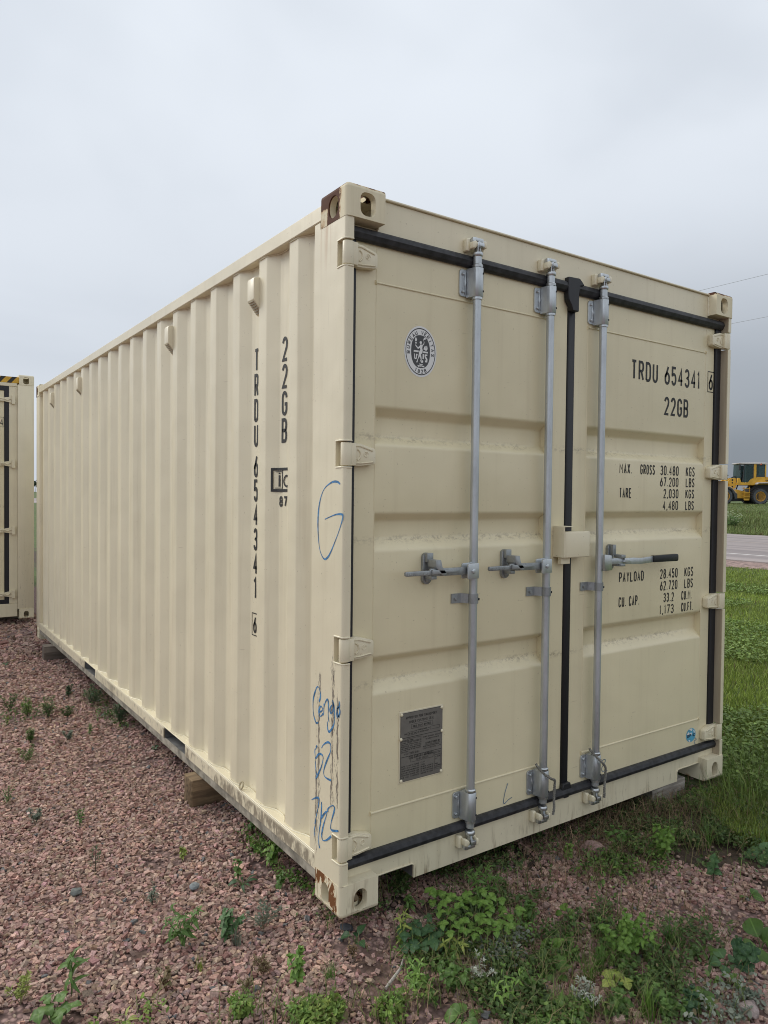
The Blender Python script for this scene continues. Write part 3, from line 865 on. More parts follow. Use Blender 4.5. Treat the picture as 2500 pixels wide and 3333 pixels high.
def handle(bx_, d, s, grip):
    """s=-1 handle points left of the bar, +1 right"""
    X = lambda p: bx_ + s * p
    mb = MB()
    hub = fillet([(.004, 1.182), (.004, 1.243), (.058, 1.241), (.062, 1.235), (.062, 1.184), (.056, 1.180)] + [(.004, 1.182)], .006, 2)[:-1]
    if not grip:
        mb.prism(hub, lambda p, q, t: (X(p), t, q), -.030, -.022)
        mb.prism(hub, lambda p, q, t: (X(p), t, q), .006, .014)
        mb.prism([(.000, 1.184), (.000, 1.240), (.020, 1.240), (.020, 1.184)], lambda p, q, t: (X(p), t, q), -.022, .006)
        mb.cyl((X(.034), -.030, 1.212), (X(.034), -.036, 1.212), .011, .009, 6)
    else:
        mb.prism([(.000, 1.170), (.000, 1.246), (.050, 1.240), (.056, 1.172)], lambda p, q, t: (X(p), t, q), -.018, -.006)
        mb.prism([(.000, 1.174), (.000, 1.244), (.050, 1.236), (.050, 1.176)], lambda p, q, t: (X(p), t, q), -.006, .020)
    mb.build('handle_hub', MT['bright'] if grip else MT['galv'], d, 0.002, 2, 40)
    mb = MB()
    if not grip:
        bar = [(.030, 1.198), (.030, 1.228), (.18, 1.229), (.235, 1.230), (.240, 1.223), (.350, 1.223), (.354, 1.219), (.354, 1.209), (.350, 1.2055), (.240, 1.2055), (.20, 1.200)]
        mb.prism(bar, lambda p, q, t: (X(p), t, q), -.018, -.006)
        mb.prism([(.10, 1.216), (.16, 1.223), (.235, 1.226), (.235, 1.208), (.16, 1.210)], lambda p, q, t: (X(p), t, q), -.028, -.018)
        hb = mb.build('handle', MT['cast'], d, 0.002, 2, 40)
        mb = MB()
        a, b = (bx_ - .346, bx_ - .296)
        draw_text(mb, 'SAEJIN', a, b, 1.2095, 1.2195, .0016, lambda u, v, o: (u, -.0186 - o, v))
        draw_text(mb, 'SAEJIN', -(bx_ - .246), -(bx_ - .292), -1.2195, -1.2095, .0016, lambda u, v, o: (-u, -.0186 - o, -v))
        mb.build('embossed_lettering', MT['galv'], d)
    else:
        bar = [(.052, 1.198), (.052, 1.224), (.10, 1.226), (.13, 1.222), (.22, 1.223), (.28, 1.219), (.375, 1.224), (.375, 1.194), (.28, 1.190), (.20, 1.193), (.13, 1.196)]
        mb.prism(bar, lambda p, q, t: (X(p), t, q), -.012, -.004)
        mb.prism([(.135, 1.205), (.14, 1.224), (.185, 1.214), (.19, 1.206), (.16, 1.201)], lambda p, q, t: (X(p), t, q), -.024, -.012)
        hb = mb.build('handle', MT['galv'], d, 0.002, 2, 40)
        mb = MB()
        gpz = fillet([(.370, 1.194), (.370, 1.226), (.565, 1.228), (.572, 1.222), (.572, 1.198), (.565, 1.192), (.370, 1.194)], .004, 2)[:-1]
        mb.prism(gpz, lambda p, q, t: (X(p), t, q), -.018, .003)
        mb.build('handle_grip', MT['grip'], d, 0.004, 2, 40)
    # retainer plate and catch
    c = .208 if not grip else .118
    mb = MB()
    pl = [(c - .021 + .0, 1.182), (c - .021, 1.268)] + arc(c, 1.268, .021, .018, 180, 0, 8) + [(c + .021, 1.182)] + arc(c, 1.182, .021, .018, 0, -180, 8)
    mb.prism(pl, lambda p, q, t: (X(p), t, q), .040, .0545)
    for z in (1.266, 1.182):
        mb.cyl((X(c), .040, z), (X(c), .030, z), .012, .010, 6 if not grip else 14)
    mb.prism([(c - .016, 1.283), (c + .016, 1.283), (c + .014, 1.250), (c + .006, 1.236), (c - .012, 1.230), (c - .034, 1.218), (c - .030, 1.206), (c - .012, 1.204), (c + .002, 1.220), (c + .012, 1.232)][:10],
             lambda p, q, t: (X(p), t, q), -.016, -.002) if False else None
    cat_ = [(c - .014, 1.285), (c + .014, 1.285), (c + .012, 1.252), (c - .004, 1.232), (c - .030, 1.216), (c - .034, 1.206), (c - .022, 1.203), (c - .004, 1.214), (c + .014, 1.230), (c + .016, 1.25)]
    if not grip:
        mb.prism([(c - .015, 1.250), (c - .015, 1.285), (c + .015, 1.285), (c + .015, 1.250)], lambda p, q, t: (X(p), t, q), .022, .040)
        mb.prism([(c + .013, 1.262), (c - .013, 1.262), (c - .020, 1.236), (c - .042, 1.212), (c - .038, 1.200), (c - .020, 1.204), (c + .010, 1.234)], lambda p, q, t: (X(p), t, q), -.028, .026)
    else:
        mb.prism([(c - .012, 1.285), (c + .012, 1.285), (c + .012, 1.235), (c - .012, 1.235)], lambda p, q, t: (X(p), t, q), .020, .040)
        mb.prism([(c + .000, 1.224), (c + .000, 1.240), (c + .028, 1.240), (c + .028, 1.224)], lambda p, q, t: (X(p), t, q), -.022, .024)
        mb.prism([(c - .004, 1.186), (c - .004, 1.197), (c + .030, 1.197), (c + .030, 1.186)], lambda p, q, t: (X(p), t, q), -.020, .040)
    mb.prism([(c - .012, 1.186), (c - .012, 1.200), (c + .014, 1.200), (c + .014, 1.186)], lambda p, q, t: (X(p), t, q), -.004, .040)
    mb.build('handle_retainer', MT['cast'], d, 0.002, 2, 40)

for bx_, d in ((0.617, DL), (1.037, DL), (1.385, DR)):
    locking_bar(bx_, d)
handle(0.612, DL, -1, False)
handle(1.028, DL, -1, False)
handle(1.385, DR, 1, True)

# lock box across the door gap
mb = MB()
mb.box(1.1195, 1.1235, -0.012, 0.0545, 1.240, 1.378)
mb.box(1.1238, 1.178, -0.012, 0.0545, 1.374, 1.378)
mb.box(1.132, 1.188, 0.014, 0.036, 1.210, 1.2385)
mb.build('lock_box', MT['cream'], DL, 0.0015)
mb = MB()
mb.box(1.126, 1.294, -0.008, 0.0385, 1.238, 1.354)
mb.box(1.258, 1.294, 0.0387, 0.0545, 1.245, 1.350)
mb.build('lock_box_cover', MT['cream'], DR, 0.006, 3)
mb = MB()
mb.tube([(1.294, 0.01, 1.272), (1.304, 0.01, 1.270), (1.308, 0.008, 1.276), (1.309, 0.006, 1.290)], 0.0028, 6)
mb.build('seal_hook', MT['cream'], DR, 0, 1, 60)

# lettering on the right door
mb = MB()
fD = lambda u, v, o: (u, 0.0542 - o, v)
def LT(s, x0, x1, z0, z1, th): draw_text(MB(), s, x0, x1, z0, z1, th, fD).build('stencilled_lettering', MT['black_print'], DR, 0, 1, 0, normals=False)
LT('TRDU', 1.650, 1.861, 2.077, 2.174, 0.0128)
LT('654341', 1.917, 2.2245, 2.078, 2.175, 0.0128)
LT('6', 2.3085, 2.347, 2.086, 2.174, 0.0115)
mb.ribbon([(2.299, 2.076), (2.299, 2.183), (2.3545, 2.183), (2.3545, 2.076), (2.299, 2.076)], 0.004, lambda u, v: fD(u, v, .0006))
LT('22GB', 1.918, 2.126, 1.924, 2.018, 0.0128)
t = 0.0066
LT('MAX.', 1.573, 1.670, 1.621, 1.671, t); LT('GROSS', 1.734, 1.851, 1.621, 1.671, t); LT('30.480', 1.897, 2.052, 1.621, 1.671, t); LT('KGS', 2.116, 2.195, 1.620, 1.670, t)
LT('67.200', 1.896, 2.052, 1.564, 1.612, t); LT('LBS', 2.117, 2.194, 1.564, 1.612, t)
LT('TARE', 1.575, 1.667, 1.504, 1.553, t); LT('2,030', 1.926, 2.054, 1.505, 1.553, t); LT('KGS', 2.116, 2.194, 1.505, 1.553, t)
LT('4,480', 1.923, 2.053, 1.445, 1.493, t); LT('LBS', 2.117, 2.193, 1.445, 1.493, t)
LT('PAYLOAD', 1.585, 1.777, 1.097, 1.147, t); LT('28.450', 1.911, 2.061, 1.097, 1.147, t); LT('KGS', 2.121, 2.200, 1.097, 1.147, t)
LT('62.720', 1.913, 2.061, 1.037, 1.086, t); LT('LBS', 2.122, 2.199, 1.037, 1.086, t)
LT('CU. CAP.', 1.585, 1.745, 0.978, 1.028, t); LT('33.2', 1.943, 2.032, 0.976, 1.024, t); LT('CU.M.', 2.098, 2.192, 0.976, 1.024, t)
LT('1,173', 1.912, 2.033, 0.915, 0.963, t); LT('CU.FT.', 2.099, 2.204, 0.915, 0.963, t)
mb.build('check_digit_frame', MT['black_print'], DR, 0, 1, 0, normals=False)

# lettering on the side, vertical, follows the pressed profile
def side_x(y):
    if y < 0.588: return 0.0455
    return max(0.0115, 0.0455 - (y - 0.588) * 0.034 / 0.066) - 0.001 if y < 0.68 else 0.0455
fS = lambda u, v, o: (side_x(-u) - 0.0012 - o, -u, v)
def sdone(mb, name='stencilled_lettering'): mb.build(name, MT['black_print'], SIDE['panel'], 0, 1, 0, normals=False)
mb = MB()
for i, ch in enumerate('TRDU'):
    zt = 2.147 - i * 0.1107
    draw_text(mb, ch, -0.841, -0.798, zt - 0.102, zt, 0.0140, fS)
sdone(mb); mb = MB()
for i, ch in enumerate('654341'):
    zt = 1.678 - i * 0.1085
    draw_text(mb, ch, -0.840, -0.797, zt - 0.100, zt, 0.0140, fS)
sdone(mb); mb = MB()
draw_text(mb, '6', -0.836, -0.802, 0.884, 0.960, 0.011, fS)
sdone(mb); mb = MB()
mb.ribbon([(-0.848, 0.874), (-0.848, 0.972), (-0.789, 0.972), (-0.789, 0.874), (-0.848, 0.874)], 0.004, lambda u, v: fS(u, v, .0005))
sdone(mb, 'check_digit_frame'); mb = MB()
for i, ch in enumerate('22GB'):
    zt = 2.153 - i * 0.1115
    draw_text(mb, ch, -0.571, -0.523, zt - 0.1015, zt, 0.0140, fS)
# handling-code mark and the number under it
sdone(mb); mb = MB()
w = 0.0115
for k, (pts, ww) in enumerate([([(-0.514, 1.6085), (-0.555, 1.6085), (-0.596, 1.6085), (-0.6205, 1.6085), (-0.6205, 1.520), (-0.596, 1.520), (-0.555, 1.520), (-0.514, 1.520)], w),
                ([(-0.561, 1.604), (-0.561, 1.525)], 0.006), ([(-0.605, 1.598), (-0.565, 1.598)], 0.003), ([(-0.606, 1.530), (-0.566, 1.530)], 0.003),
                ([(-0.584, 1.584), (-0.584, 1.536)], 0.012), ([(-0.584, 1.594), (-0.584, 1.588)], 0.012),
                (arc(-0.520, 1.559, 0.026, 0.022, 50, 310, 14), 0.008)]):
    mb.ribbon(pts, ww, lambda u, v, k=k: fS(u, v, .00015 * k))
sdone(mb, 'handling_mark'); mb = MB()
draw_text(mb, '87', -0.587, -0.516, 1.452, 1.497, 0.0100, fS)
mb.build('stencilled_lettering', MT['black_print'], SIDE['panel'], 0, 1, 0, normals=False)

# small side ventilators
def vent(yc):
    mb = MB()
    y0, y1 = yc - 0.034, yc + 0.034
    mb.box(0.0425, 0.0455, y0 - 0.004, y1 + 0.004, 2.256, 2.462)
    pl = [(0.042, 2.435), (-0.012, 2.428), (-0.016, 2.420), (-0.016, 2.335), (0.030, 2.280), (0.042, 2.280)]
    mb.prism(pl, lambda p, q, t: (p, t, q), y0 + .002, y1 - .002)
    v = mb.build('vent', MT['panel'], T, 0.003, 2)
    for i in range(6):
        mb = MB(); f = (i + .6) / 6.6
        x = -0.016 + 0.046 * f; z = 2.335 - 0.055 * f
        mb.box(x - .0035, x + .001, y0 + .010, y1 - .010, z - .004, z - .0005)
        mb.build('louvre', MT['louvre'], v)
    for (yy, zz) in ((y0 + .014, 2.449), (y1 - .014, 2.449), (yc, 2.268)):
        mb = MB(); mb.cyl((0.0425, yy, zz), (0.034, yy, zz), 0.009, 0.007, 8)
        mb.build('vent_bolt', MT['cream'], v)
for yc in (0.755, 1.871, 4.103, 5.219):
    vent(yc)
mb = MB()
for k in (0.866, 0.80):
    mb.tube([(0.006 + 0.006 * math.sin(a), 0.866 + 0.016 * math.cos(a), 0.192 + 0.014 * math.sin(a)) for a in np.linspace(0, 2 * PI, 13)], 0.004, 6)
mb.build('lashing_ring', MT['cream'], SIDE['panel'], 0, 1, 60)

# blue marker writing on the corner post
SIDE_MARKS = [
[(0.0280,1.5421),(0.0483,1.5506),(0.0841,1.5493),(0.1310,1.5309),(0.1574,1.5040),(0.1762,1.4603),(0.1830,1.4055),(0.1786,1.3456),(0.1646,1.2973),(0.1370,1.2711),(0.1126,1.2768),(0.0879,1.3000),(0.0497,1.3525),(0.0253,1.3903),(0.0081,1.4272),(0.0161,1.4363),(0.0614,1.4335),(0.1321,1.4154)],
[(0.1628,0.7410),(0.1530,0.7603),(0.1550,0.7802),(0.1706,0.7953),(0.1858,0.7851),(0.2027,0.7606),(0.2120,0.7326),(0.2121,0.7015),(0.2065,0.6788),(0.1940,0.6614),(0.1784,0.6578),(0.1665,0.6635)],
[(0.1621,0.7038),(0.1437,0.7110),(0.1355,0.7206),(0.1473,0.7278),(0.1607,0.7177),(0.1638,0.7000),(0.1585,0.6894),(0.1467,0.6924),(0.1335,0.7043)],
[(0.1259,0.7432),(0.1272,0.7227),(0.1301,0.6992)],
[(0.1288,0.7223),(0.1193,0.7465),(0.1048,0.7633),(0.0965,0.7586),(0.0944,0.7325),(0.0956,0.7106),(0.0903,0.6862)],
[(0.0673,0.7533),(0.0784,0.7431),(0.0839,0.7285),(0.0764,0.7196),(0.0653,0.7299),(0.0576,0.7433),(0.0644,0.7664),(0.0561,0.7503),(0.0525,0.7265),(0.0520,0.7020),(0.0580,0.6807),(0.0864,0.6506),(0.0996,0.6595),(0.1017,0.6840)],
[(0.0204,0.7769),(0.0186,0.7595),(0.0309,0.7516),(0.0369,0.7354),(0.0350,0.7179),(0.0211,0.7264),(0.0151,0.7409),(0.0215,0.7523),(0.0339,0.7460),(0.0304,0.7272),(0.0179,0.7207)],
[(0.1735,0.5745),(0.1904,0.5576),(0.1954,0.5423),(0.1899,0.5285),(0.1829,0.5254),(0.1678,0.5420),(0.1509,0.5522),(0.1341,0.5505)],
[(0.1541,0.5508),(0.1345,0.5513),(0.1300,0.5383),(0.1408,0.5080),(0.1583,0.4808),(0.1724,0.4599),(0.1832,0.4491)],
[(0.1921,0.5393),(0.1861,0.5084),(0.1800,0.4739),(0.1744,0.4666)],
[(0.1412,0.5755),(0.1314,0.5885),(0.1117,0.6026),(0.0922,0.6107),(0.0775,0.6075),(0.0756,0.5914),(0.0808,0.5746),(0.0959,0.5506),(0.1145,0.5199),(0.1246,0.4953),(0.1208,0.4804),(0.1015,0.4760),(0.0705,0.4788)],
[(0.2168,0.3570),(0.1928,0.3710),(0.1674,0.3826),(0.1565,0.3801),(0.1614,0.3530),(0.1770,0.3055),(0.1874,0.2705),(0.1935,0.2424),(0.1902,0.2199)],
[(0.1385,0.3775),(0.1380,0.3524),(0.1426,0.3057),(0.1526,0.2657),(0.1567,0.2314),(0.1535,0.2109),(0.1479,0.2014)],
[(0.1374,0.3166),(0.1235,0.3344),(0.1010,0.3552),(0.1008,0.3428),(0.1160,0.3121),(0.1279,0.2825),(0.1345,0.2547),(0.1289,0.2407),(0.1165,0.2421),(0.0940,0.2547),(0.0668,0.2779)],
[(0.0906,0.3573),(0.0925,0.3663),(0.0756,0.3822),(0.0553,0.3931),(0.0457,0.3878),(0.0498,0.3705),(0.0628,0.3411),(0.0709,0.3151),(0.0690,0.3035),(0.0537,0.3033),(0.0170,0.3163)]]
DOOR_MARKS = [
[(0.8650,0.2856),(0.8506,0.2540),(0.8410,0.2181),(0.8452,0.2019),(0.8665,0.2122),(0.8893,0.2189)],
[(1.4772,0.2578),(1.5025,0.2602),(1.5063,0.2482),(1.4838,0.2263),(1.4855,0.2072),(1.5226,0.2032)],
[(2.2423,0.2258),(2.2500,0.2263),(2.2600,0.2169),(2.2440,0.2124),(2.2409,0.2092),(2.2513,0.1905),(2.2656,0.1866)]]
def smooth2(p, n=4):
    out = []
    for i in range(len(p) - 1):
        p0, p1, p2, p3 = (Vector(p[max(i - 1, 0)]), Vector(p[i]), Vector(p[i + 1]), Vector(p[min(i + 2, len(p) - 1)]))
        for k in range(n):
            t = k / n
            out.append(tuple(0.5 * ((2 * p1) + (p2 - p0) * t + (2 * p0 - 5 * p1 + 4 * p2 - p3) * t * t + (3 * p1 - p0 - 3 * p2 + p3) * t ** 3)))
    out.append(tuple(p[-1]))
    return out
near_post = [o for o in T.children if o.name.startswith('corner_post')][2]
for o in T.children:
    if o.name.startswith('corner_post') and o.data.materials[0] == MT['post']:
        near_post = o
mb = MB()
for k, st in enumerate(SIDE_MARKS):
    if k in (1, 7, 11):
        mb.build('marker_writing', MT['marker'], near_post, 0, 1, 0, normals=False); mb = MB()
    p = smooth2(st)
    ws = [0.0058 + 0.0024 * math.sin(i * 0.35 + k) for i in range(len(p))]
    mb.ribbon([(-a, b) for a, b in p], ws, lambda u, v, k=k: ((0.0004 if -u < 0.189 else 0.0032) - 0.0001 * (k % 5), -u, v))
mb.build('marker_writing', MT['marker'], near_post, 0, 1, 0, normals=False)
for st, d in zip(DOOR_MARKS, (DL, DR, DR)):
    mb = MB(); mb.ribbon(smooth2(st), 0.0035, lambda u, v: (u, 0.0535, v))
    mb.build('marker_writing', MT['marker_thin'], d, 0, 1, 0, normals=False)

# round emblem sticker
ex, ez, ea, eb = 0.3695, 2.0535, 0.0775, 0.0965
def ell(k, n=64): return [(ex + ea * k * math.cos(2 * PI * i / n), ez + eb * k * math.sin(2 * PI * i / n)) for i in range(n)]
fE = lambda o: (lambda u, v: (u, 0.0543 - o, v))
mb = MB(); mb.poly(ell(1), [], fE(0)); em = mb.build('emblem_sticker', MT['white_print'], DL, 0, 1, 0)
mb = MB()
e1, e2 = ell(.925), ell(.885)
mb.sheet([[fE(.0004)(*p) for p in e1 + e1[:1]], [fE(.0004)(*p) for p in e2 + e2[:1]]])
def sup(k, n=48):
    out = []
    for i in range(n):
        a = 2 * PI * i / n; c, s_ = math.cos(a), math.sin(a)
        out.append((ex + ea * k * 0.94 * math.copysign(abs(c) ** 0.85, c), ez + eb * k * 1.04 * math.copysign(abs(s_) ** 0.85, s_)))
    return out
mb.poly(sup(.62), [], fE(.0004))
def on_ellipse(s, a_start, a_end, k, h, wd, flip=False):
    n = len(s)
    for i, ch in enumerate(s):
        a = R_(a_start + (a_end - a_start) * (i / (n - 1)))
        c = Vector((ex + ea * k * math.cos(a), ez + eb * k * math.sin(a)))
        nrm = Vector((math.cos(a) / ea, math.sin(a) / eb)).normalized()
        if flip: nrm = -nrm
        tn = Vector((nrm.y, -nrm.x))
        for j, st in enumerate(GL.get(ch, [])):
            mb.ribbon([tuple(c + tn * (p - .5) * wd + nrm * (q - .5) * h) for p, q in st], 0.0030, fE(.0004 + .0001 * (j % 3)))
on_ellipse('BUREAU VERITAS', 186, -6, .755, .0125, .0085)
on_ellipse('1828', 248, 292, .78, .0125, .0075, True)
mb.build('emblem_print', MT['grey_print'], DL, 0, 1, 0, normals=False)
# the allegory in the middle, traced as plain white shapes (pixel grid of the close view)
def q(px, py): return (ex + (px - 912) * 0.0001607, ez - (py - 0.135 * (px - 912) - 1065) * 0.0001262)
def E_(pts, o=.0009): mb.poly([q(*p) for p in pts], [], fE(o))
mb = MB()
E_([(905, 750), (935, 760), (942, 800), (925, 850), (945, 865), (985, 840), (1005, 770), (975, 690), (985, 675), (1020, 790), (1005, 850), (965, 890), (955, 960), (970, 1030), (965, 1090),
    (920, 1150), (935, 1240), (940, 1310), (915, 1360), (890, 1355), (915, 1310), (885, 1190), (880, 1220), (835, 1290), (820, 1370), (805, 1400), (780, 1375), (810, 1320), (840, 1220), (855, 1130),
    (865, 1060), (900, 1000), (880, 950), (830, 985), (760, 900), (740, 860), (755, 850), (830, 940), (880, 885), (905, 850), (875, 800), (880, 760)])
E_([(1000, 660), (1030, 635), (1058, 655), (1050, 700), (1020, 710), (1000, 690)])
E_([(735, 690), (765, 620), (775, 660), (798, 690), (785, 750), (760, 765), (740, 740)])
E_([(740, 778), (790, 784), (775, 840), (760, 840)])
E_([(705, 1015), (850, 1035), (845, 1085), (700, 1065)])
E_([(988, 1050), (1128, 1070), (1124, 1118), (985, 1100)])
E_([(710, 1120), (735, 1125), (740, 1240), (765, 1255), (772, 1130), (815, 1135), (820, 1175), (795, 1185), (795, 1270), (765, 1295), (720, 1265)])
E_([(970, 1130), (1010, 1135), (1010, 1290), (968, 1285)])
E_([(1035, 885), (1055, 890), (1060, 970), (1075, 970), (1080, 885), (1100, 885), (1118, 985), (1085, 1035), (1050, 1030), (990, 990)])
E_([(1030, 1145), (1110, 1150), (1110, 1190), (1060, 1200), (1118, 1290), (1110, 1390), (1050, 1385), (1035, 1340), (1075, 1320), (1030, 1220)])
E_([(945, 1315), (985, 1335), (990, 1385), (955, 1408), (920, 1390)])
E_([(865, 1425), (980, 1445), (978, 1462), (940, 1458), (940, 1520), (905, 1518), (908, 1455), (866, 1447)])
E_([(815, 1470), (895, 1478), (875, 1520), (840, 1515)])
E_([(945, 1485), (1030, 1495), (1010, 1535), (970, 1530)])
mb.build('emblem_figure', MT['white_print'], DL, 0, 1, 0)

# data plate
mb = MB(); mb.box(0.2870, 0.5025, 0.0525, 0.0546, 0.4070, 0.6820)
dp = mb.build('plate_frame', MT['cream'], DL, 0.001)
mb = MB(); mb.box(0.2925, 0.4970, 0.0505, 0.0524, 0.4125, 0.6765)
dp = mb.build('data_plate', MT['plate'], DL, 0.0005)
mb = MB()
fP = lambda u, v, o: (u, 0.0502 - o, v)
k_ = 0
def PT(s, x0, x1, z, h, th): draw_text(mb, s, 0.2925 + x0 * .2045, 0.2925 + x1 * .2045, 0.6765 - z * .264, 0.6765 - z * .264 + h, th, fP)
def PB(pts, w_=.0009):
    global k_
    k_ += 1
    mb.ribbon([(0.2925 + a * .2045, 0.6765 - b * .264) for a, b in pts], w_, lambda u, v, k=k_: fP(u, v, .0004 + .00005 * (k % 5)))
def PR(a, b, c, d): PB([(a, b), (c, b), (c, d), (a, d), (a, b)])
PT('APPROVED FOR TRANSPORT', .12, .86, .10, .0105, .0016)
PT('UNDER CUSTOMS SEAL', .20, .79, .165, .0105, .0016)
PR(.25, .185, .76, .245); PT('GB/C 27443 BV/2023', .29, .72, .235, .0085, .0014)
PT('TYPE', .08, .15, .325, .006, .001); PR(.17, .29, .38, .335); PT('2F-TCP-281', .19, .36, .328, .006, .001)
PT('MANUFACTURERS NO', .40, .68, .295, .0055, .001); PT('OF THE CONTAINER', .40, .66, .328, .0055, .001); PR(.70, .27, .93, .315)
PB([(.02, .365), (.98, .365)], .0016)
PT('OWNERS NO TRDU', .02, .30, .42, .006, .001); PR(.16, .385, .48, .425)
for i, s in enumerate(('OWNED AND/OR MANAGED BY', 'CONTAINER INTERNATIONAL LTD', 'PURCHASE NEW YORK USA', 'AND IS SUBJECT TO A SECURITY INTEREST', 'IN FAVOR OF ONE OR MORE FINANCIAL', 'INSTITUTIONS')):
    PT(s, .02, .49 if i < 5 else .18, .448 + .026 * i, .0046, .0008)
PT('WWW.TRTN.COM', .08, .44, .618, .0085, .0013)
PT('TIMBER COMPONENT TREATMENT', .53, .97, .420, .0055, .0009); PT('METHOD/LIMIT/DATE', .59, .92, .455, .0055, .0009)
PT('MANUFACTURED BY', .58, .94, .520, .0075, .0013); PB([(.57, .532), (.95, .532)])
PT('DONG FANG INTERNATIONAL', .53, .93, .562, .0055, .0009); PT('CONTAINER CO., LTD', .53, .97, .592, .0055, .0009)
PB([(.02, .640), (.98, .640)], .0016)
PT('CSC SAFETY APPROVAL', .20, .82, .690, .0115, .0018); PR(.24, .672, .78, .735); PT('CN/BV 224 623', .38, .66, .725, .0075, .0012)
for i, (a, b) in enumerate((('DATE MANUFACTURED', 'CIF'), ('IDENTIFICATION NO', 'TRDU'), ('MAXIMUM OPERATING GROSS MASS', '30.480 KG  67.200 LB'), ('ALLOWABLE STACKING LOAD', '192.000 KG 423.280 LB'),
                            ('TRANSVERSE RACKING TEST', '15.240 NEWTONS'), ('END WALL STRENGTH', '150.000 NEWTONS'))):
    PT(a, .02, .44, .790 + .032 * i, .0055, .001); PT(b, .48, .58 if i < 2 else .78, .790 + .032 * i, .0055, .001)
PR(.81, .665, .97, .93)
for i, s in enumerate(('1ST INSP', 'MAINT', 'IN 2028', 'C3')): PT(s, .83, .95 if i < 3 else .88, .695 + .03 * i, .005, .0009)
for i, s in enumerate(('TRUCK', 'IF UNMARKED', 'SEE NEXT')): PT(s, .82, .90 if i < 1 else .96, .86 + .027 * i, .005, .0009)
PR(.005, .005, .995, .995)
mb.build('plate_lettering', MT['black_print'], DL, 0, 1, 0, normals=False)
mb = MB()
for (a, b) in ((.02, .02), (.98, .02), (.01, .375), (.99, .375), (.02, .98), (.98, .98)):
    x = 0.2925 + a * .2045; z = 0.6765 - b * .264
    mb = MB(); mb.lathe([(.0068, .0502), (.006, .0475), (.003, .0455)], lambda c, s_, h, x=x, z=z: (x + c, h, z + s_), 10)
    mb.build('plate_rivet', MT['cream'], DL, 0, 1, 50)

# blue-white round sticker
mb = MB(); mb.poly([(2.209 + .043 * math.cos(2 * PI * i / 40), .249 + .037 * math.sin(2 * PI * i / 40)) for i in range(40)], [], lambda u, v: (u, .0538, v))
mb.build('globe_sticker', MT['sticker_blue'], DR, 0, 1, 0)
mb = MB()
for pts in ([(-.020, .032), (.000, .036), (.014, .030), (.006, .020), (-.006, .026)], [(.020, .022), (.030, .020), (.038, .006), (.026, .010)], [(-.034, .012), (-.020, .020), (-.012, .008), (-.024, .000), (-.036, .004)],
            [(-.024, -.026), (-.008, -.024), (-.004, -.034), (-.014, -.034)], [(-.010, .012), (.006, .012), (.012, .002), (-.004, .000)]):
    mb.poly([(2.209 + a, .249 + b) for a, b in pts], [], lambda u, v: (u, .0534, v))
mb.build('sticker_clouds', MT['white_print'], DR, 0, 1, 0)
mb = MB(); draw_text(mb, 'DFIC', 2.174, 2.244, .238, .255, .0048, lambda u, v, o: (u, .0530 - o, v))
mb.build('sticker_lettering', simple('sticker_navy', (.01, .035, .07), .5), DR, 0, 1, 0, normals=False)

# ropes hanging on the two inner locking bars
def rope(name, path, label):
    P = [Vector(p) for p in path]
    fine = []
    for i in range(len(P) - 1):
        p0, p1, p2, p3 = P[max(i - 1, 0)], P[i], P[i + 1], P[min(i + 2, len(P) - 1)]
        n = max(4, int((p2 - p1).length / 0.004))
        for k in range(n):
            t = k / n
            fine.append(0.5 * ((2 * p1) + (p2 - p0) * t + (2 * p0 - 5 * p1 + 4 * p2 - p3) * t * t + (3 * p1 - p0 - 3 * p2 + p3) * t ** 3))
    fine.append(P[-1])
    r = empty(name, path[-1]); inv = Vector(path[-1])
    for s in (0, 1, 2):
        mb = MB(); pts = []
        for i, p in enumerate(fine):
            a = i * 0.9 + s * 2 * PI / 3
            tg = (fine[min(i + 1, len(fine) - 1)] - fine[max(i - 1, 0)]).normalized()
            u = tg.orthogonal().normalized(); w_ = tg.cross(u)
            u = Vector((0, -1, 0)) - tg * tg.dot(Vector((0, -1, 0))); u.normalize(); w_ = tg.cross(u)
            pts.append(p - inv + (u * math.cos(a) + w_ * math.sin(a)) * 0.0032)
        mb.tube(pts, 0.0031, 5)
        mb.build('strand', MT['rope'], r, 0, 1, 70)
    tag(r, label, 'rope', 'ropes tied to the locking bars')
b2, b3 = 1.037, 1.385
rope('rope', [(b2 - .028, .030, .345), (b2 - .036, .006, .335), (b2 - .026, -.016, .316), (b2 + .010, -.026, .290), (b2 + .036, -.020, .276), (b2 + .044, -.012, .240), (b2 + .042, -.012, .19), (b2 + .046, -.010, .150), (b2 + .040, -.010, .122)],
     'grey twisted rope looped round the foot of the middle locking bar')
rope('rope', [(b3 - .024, .030, .345), (b3 - .034, .006, .338), (b3 - .020, -.018, .312), (b3 + .006, -.026, .285), (b3 + .026, -.022, .262), (b3 + .034, -.016, .225), (b3 + .032, -.014, .175), (b3 + .034, -.012, .12)],
     'grey twisted rope hanging from the lock bar beside the black handle grip')

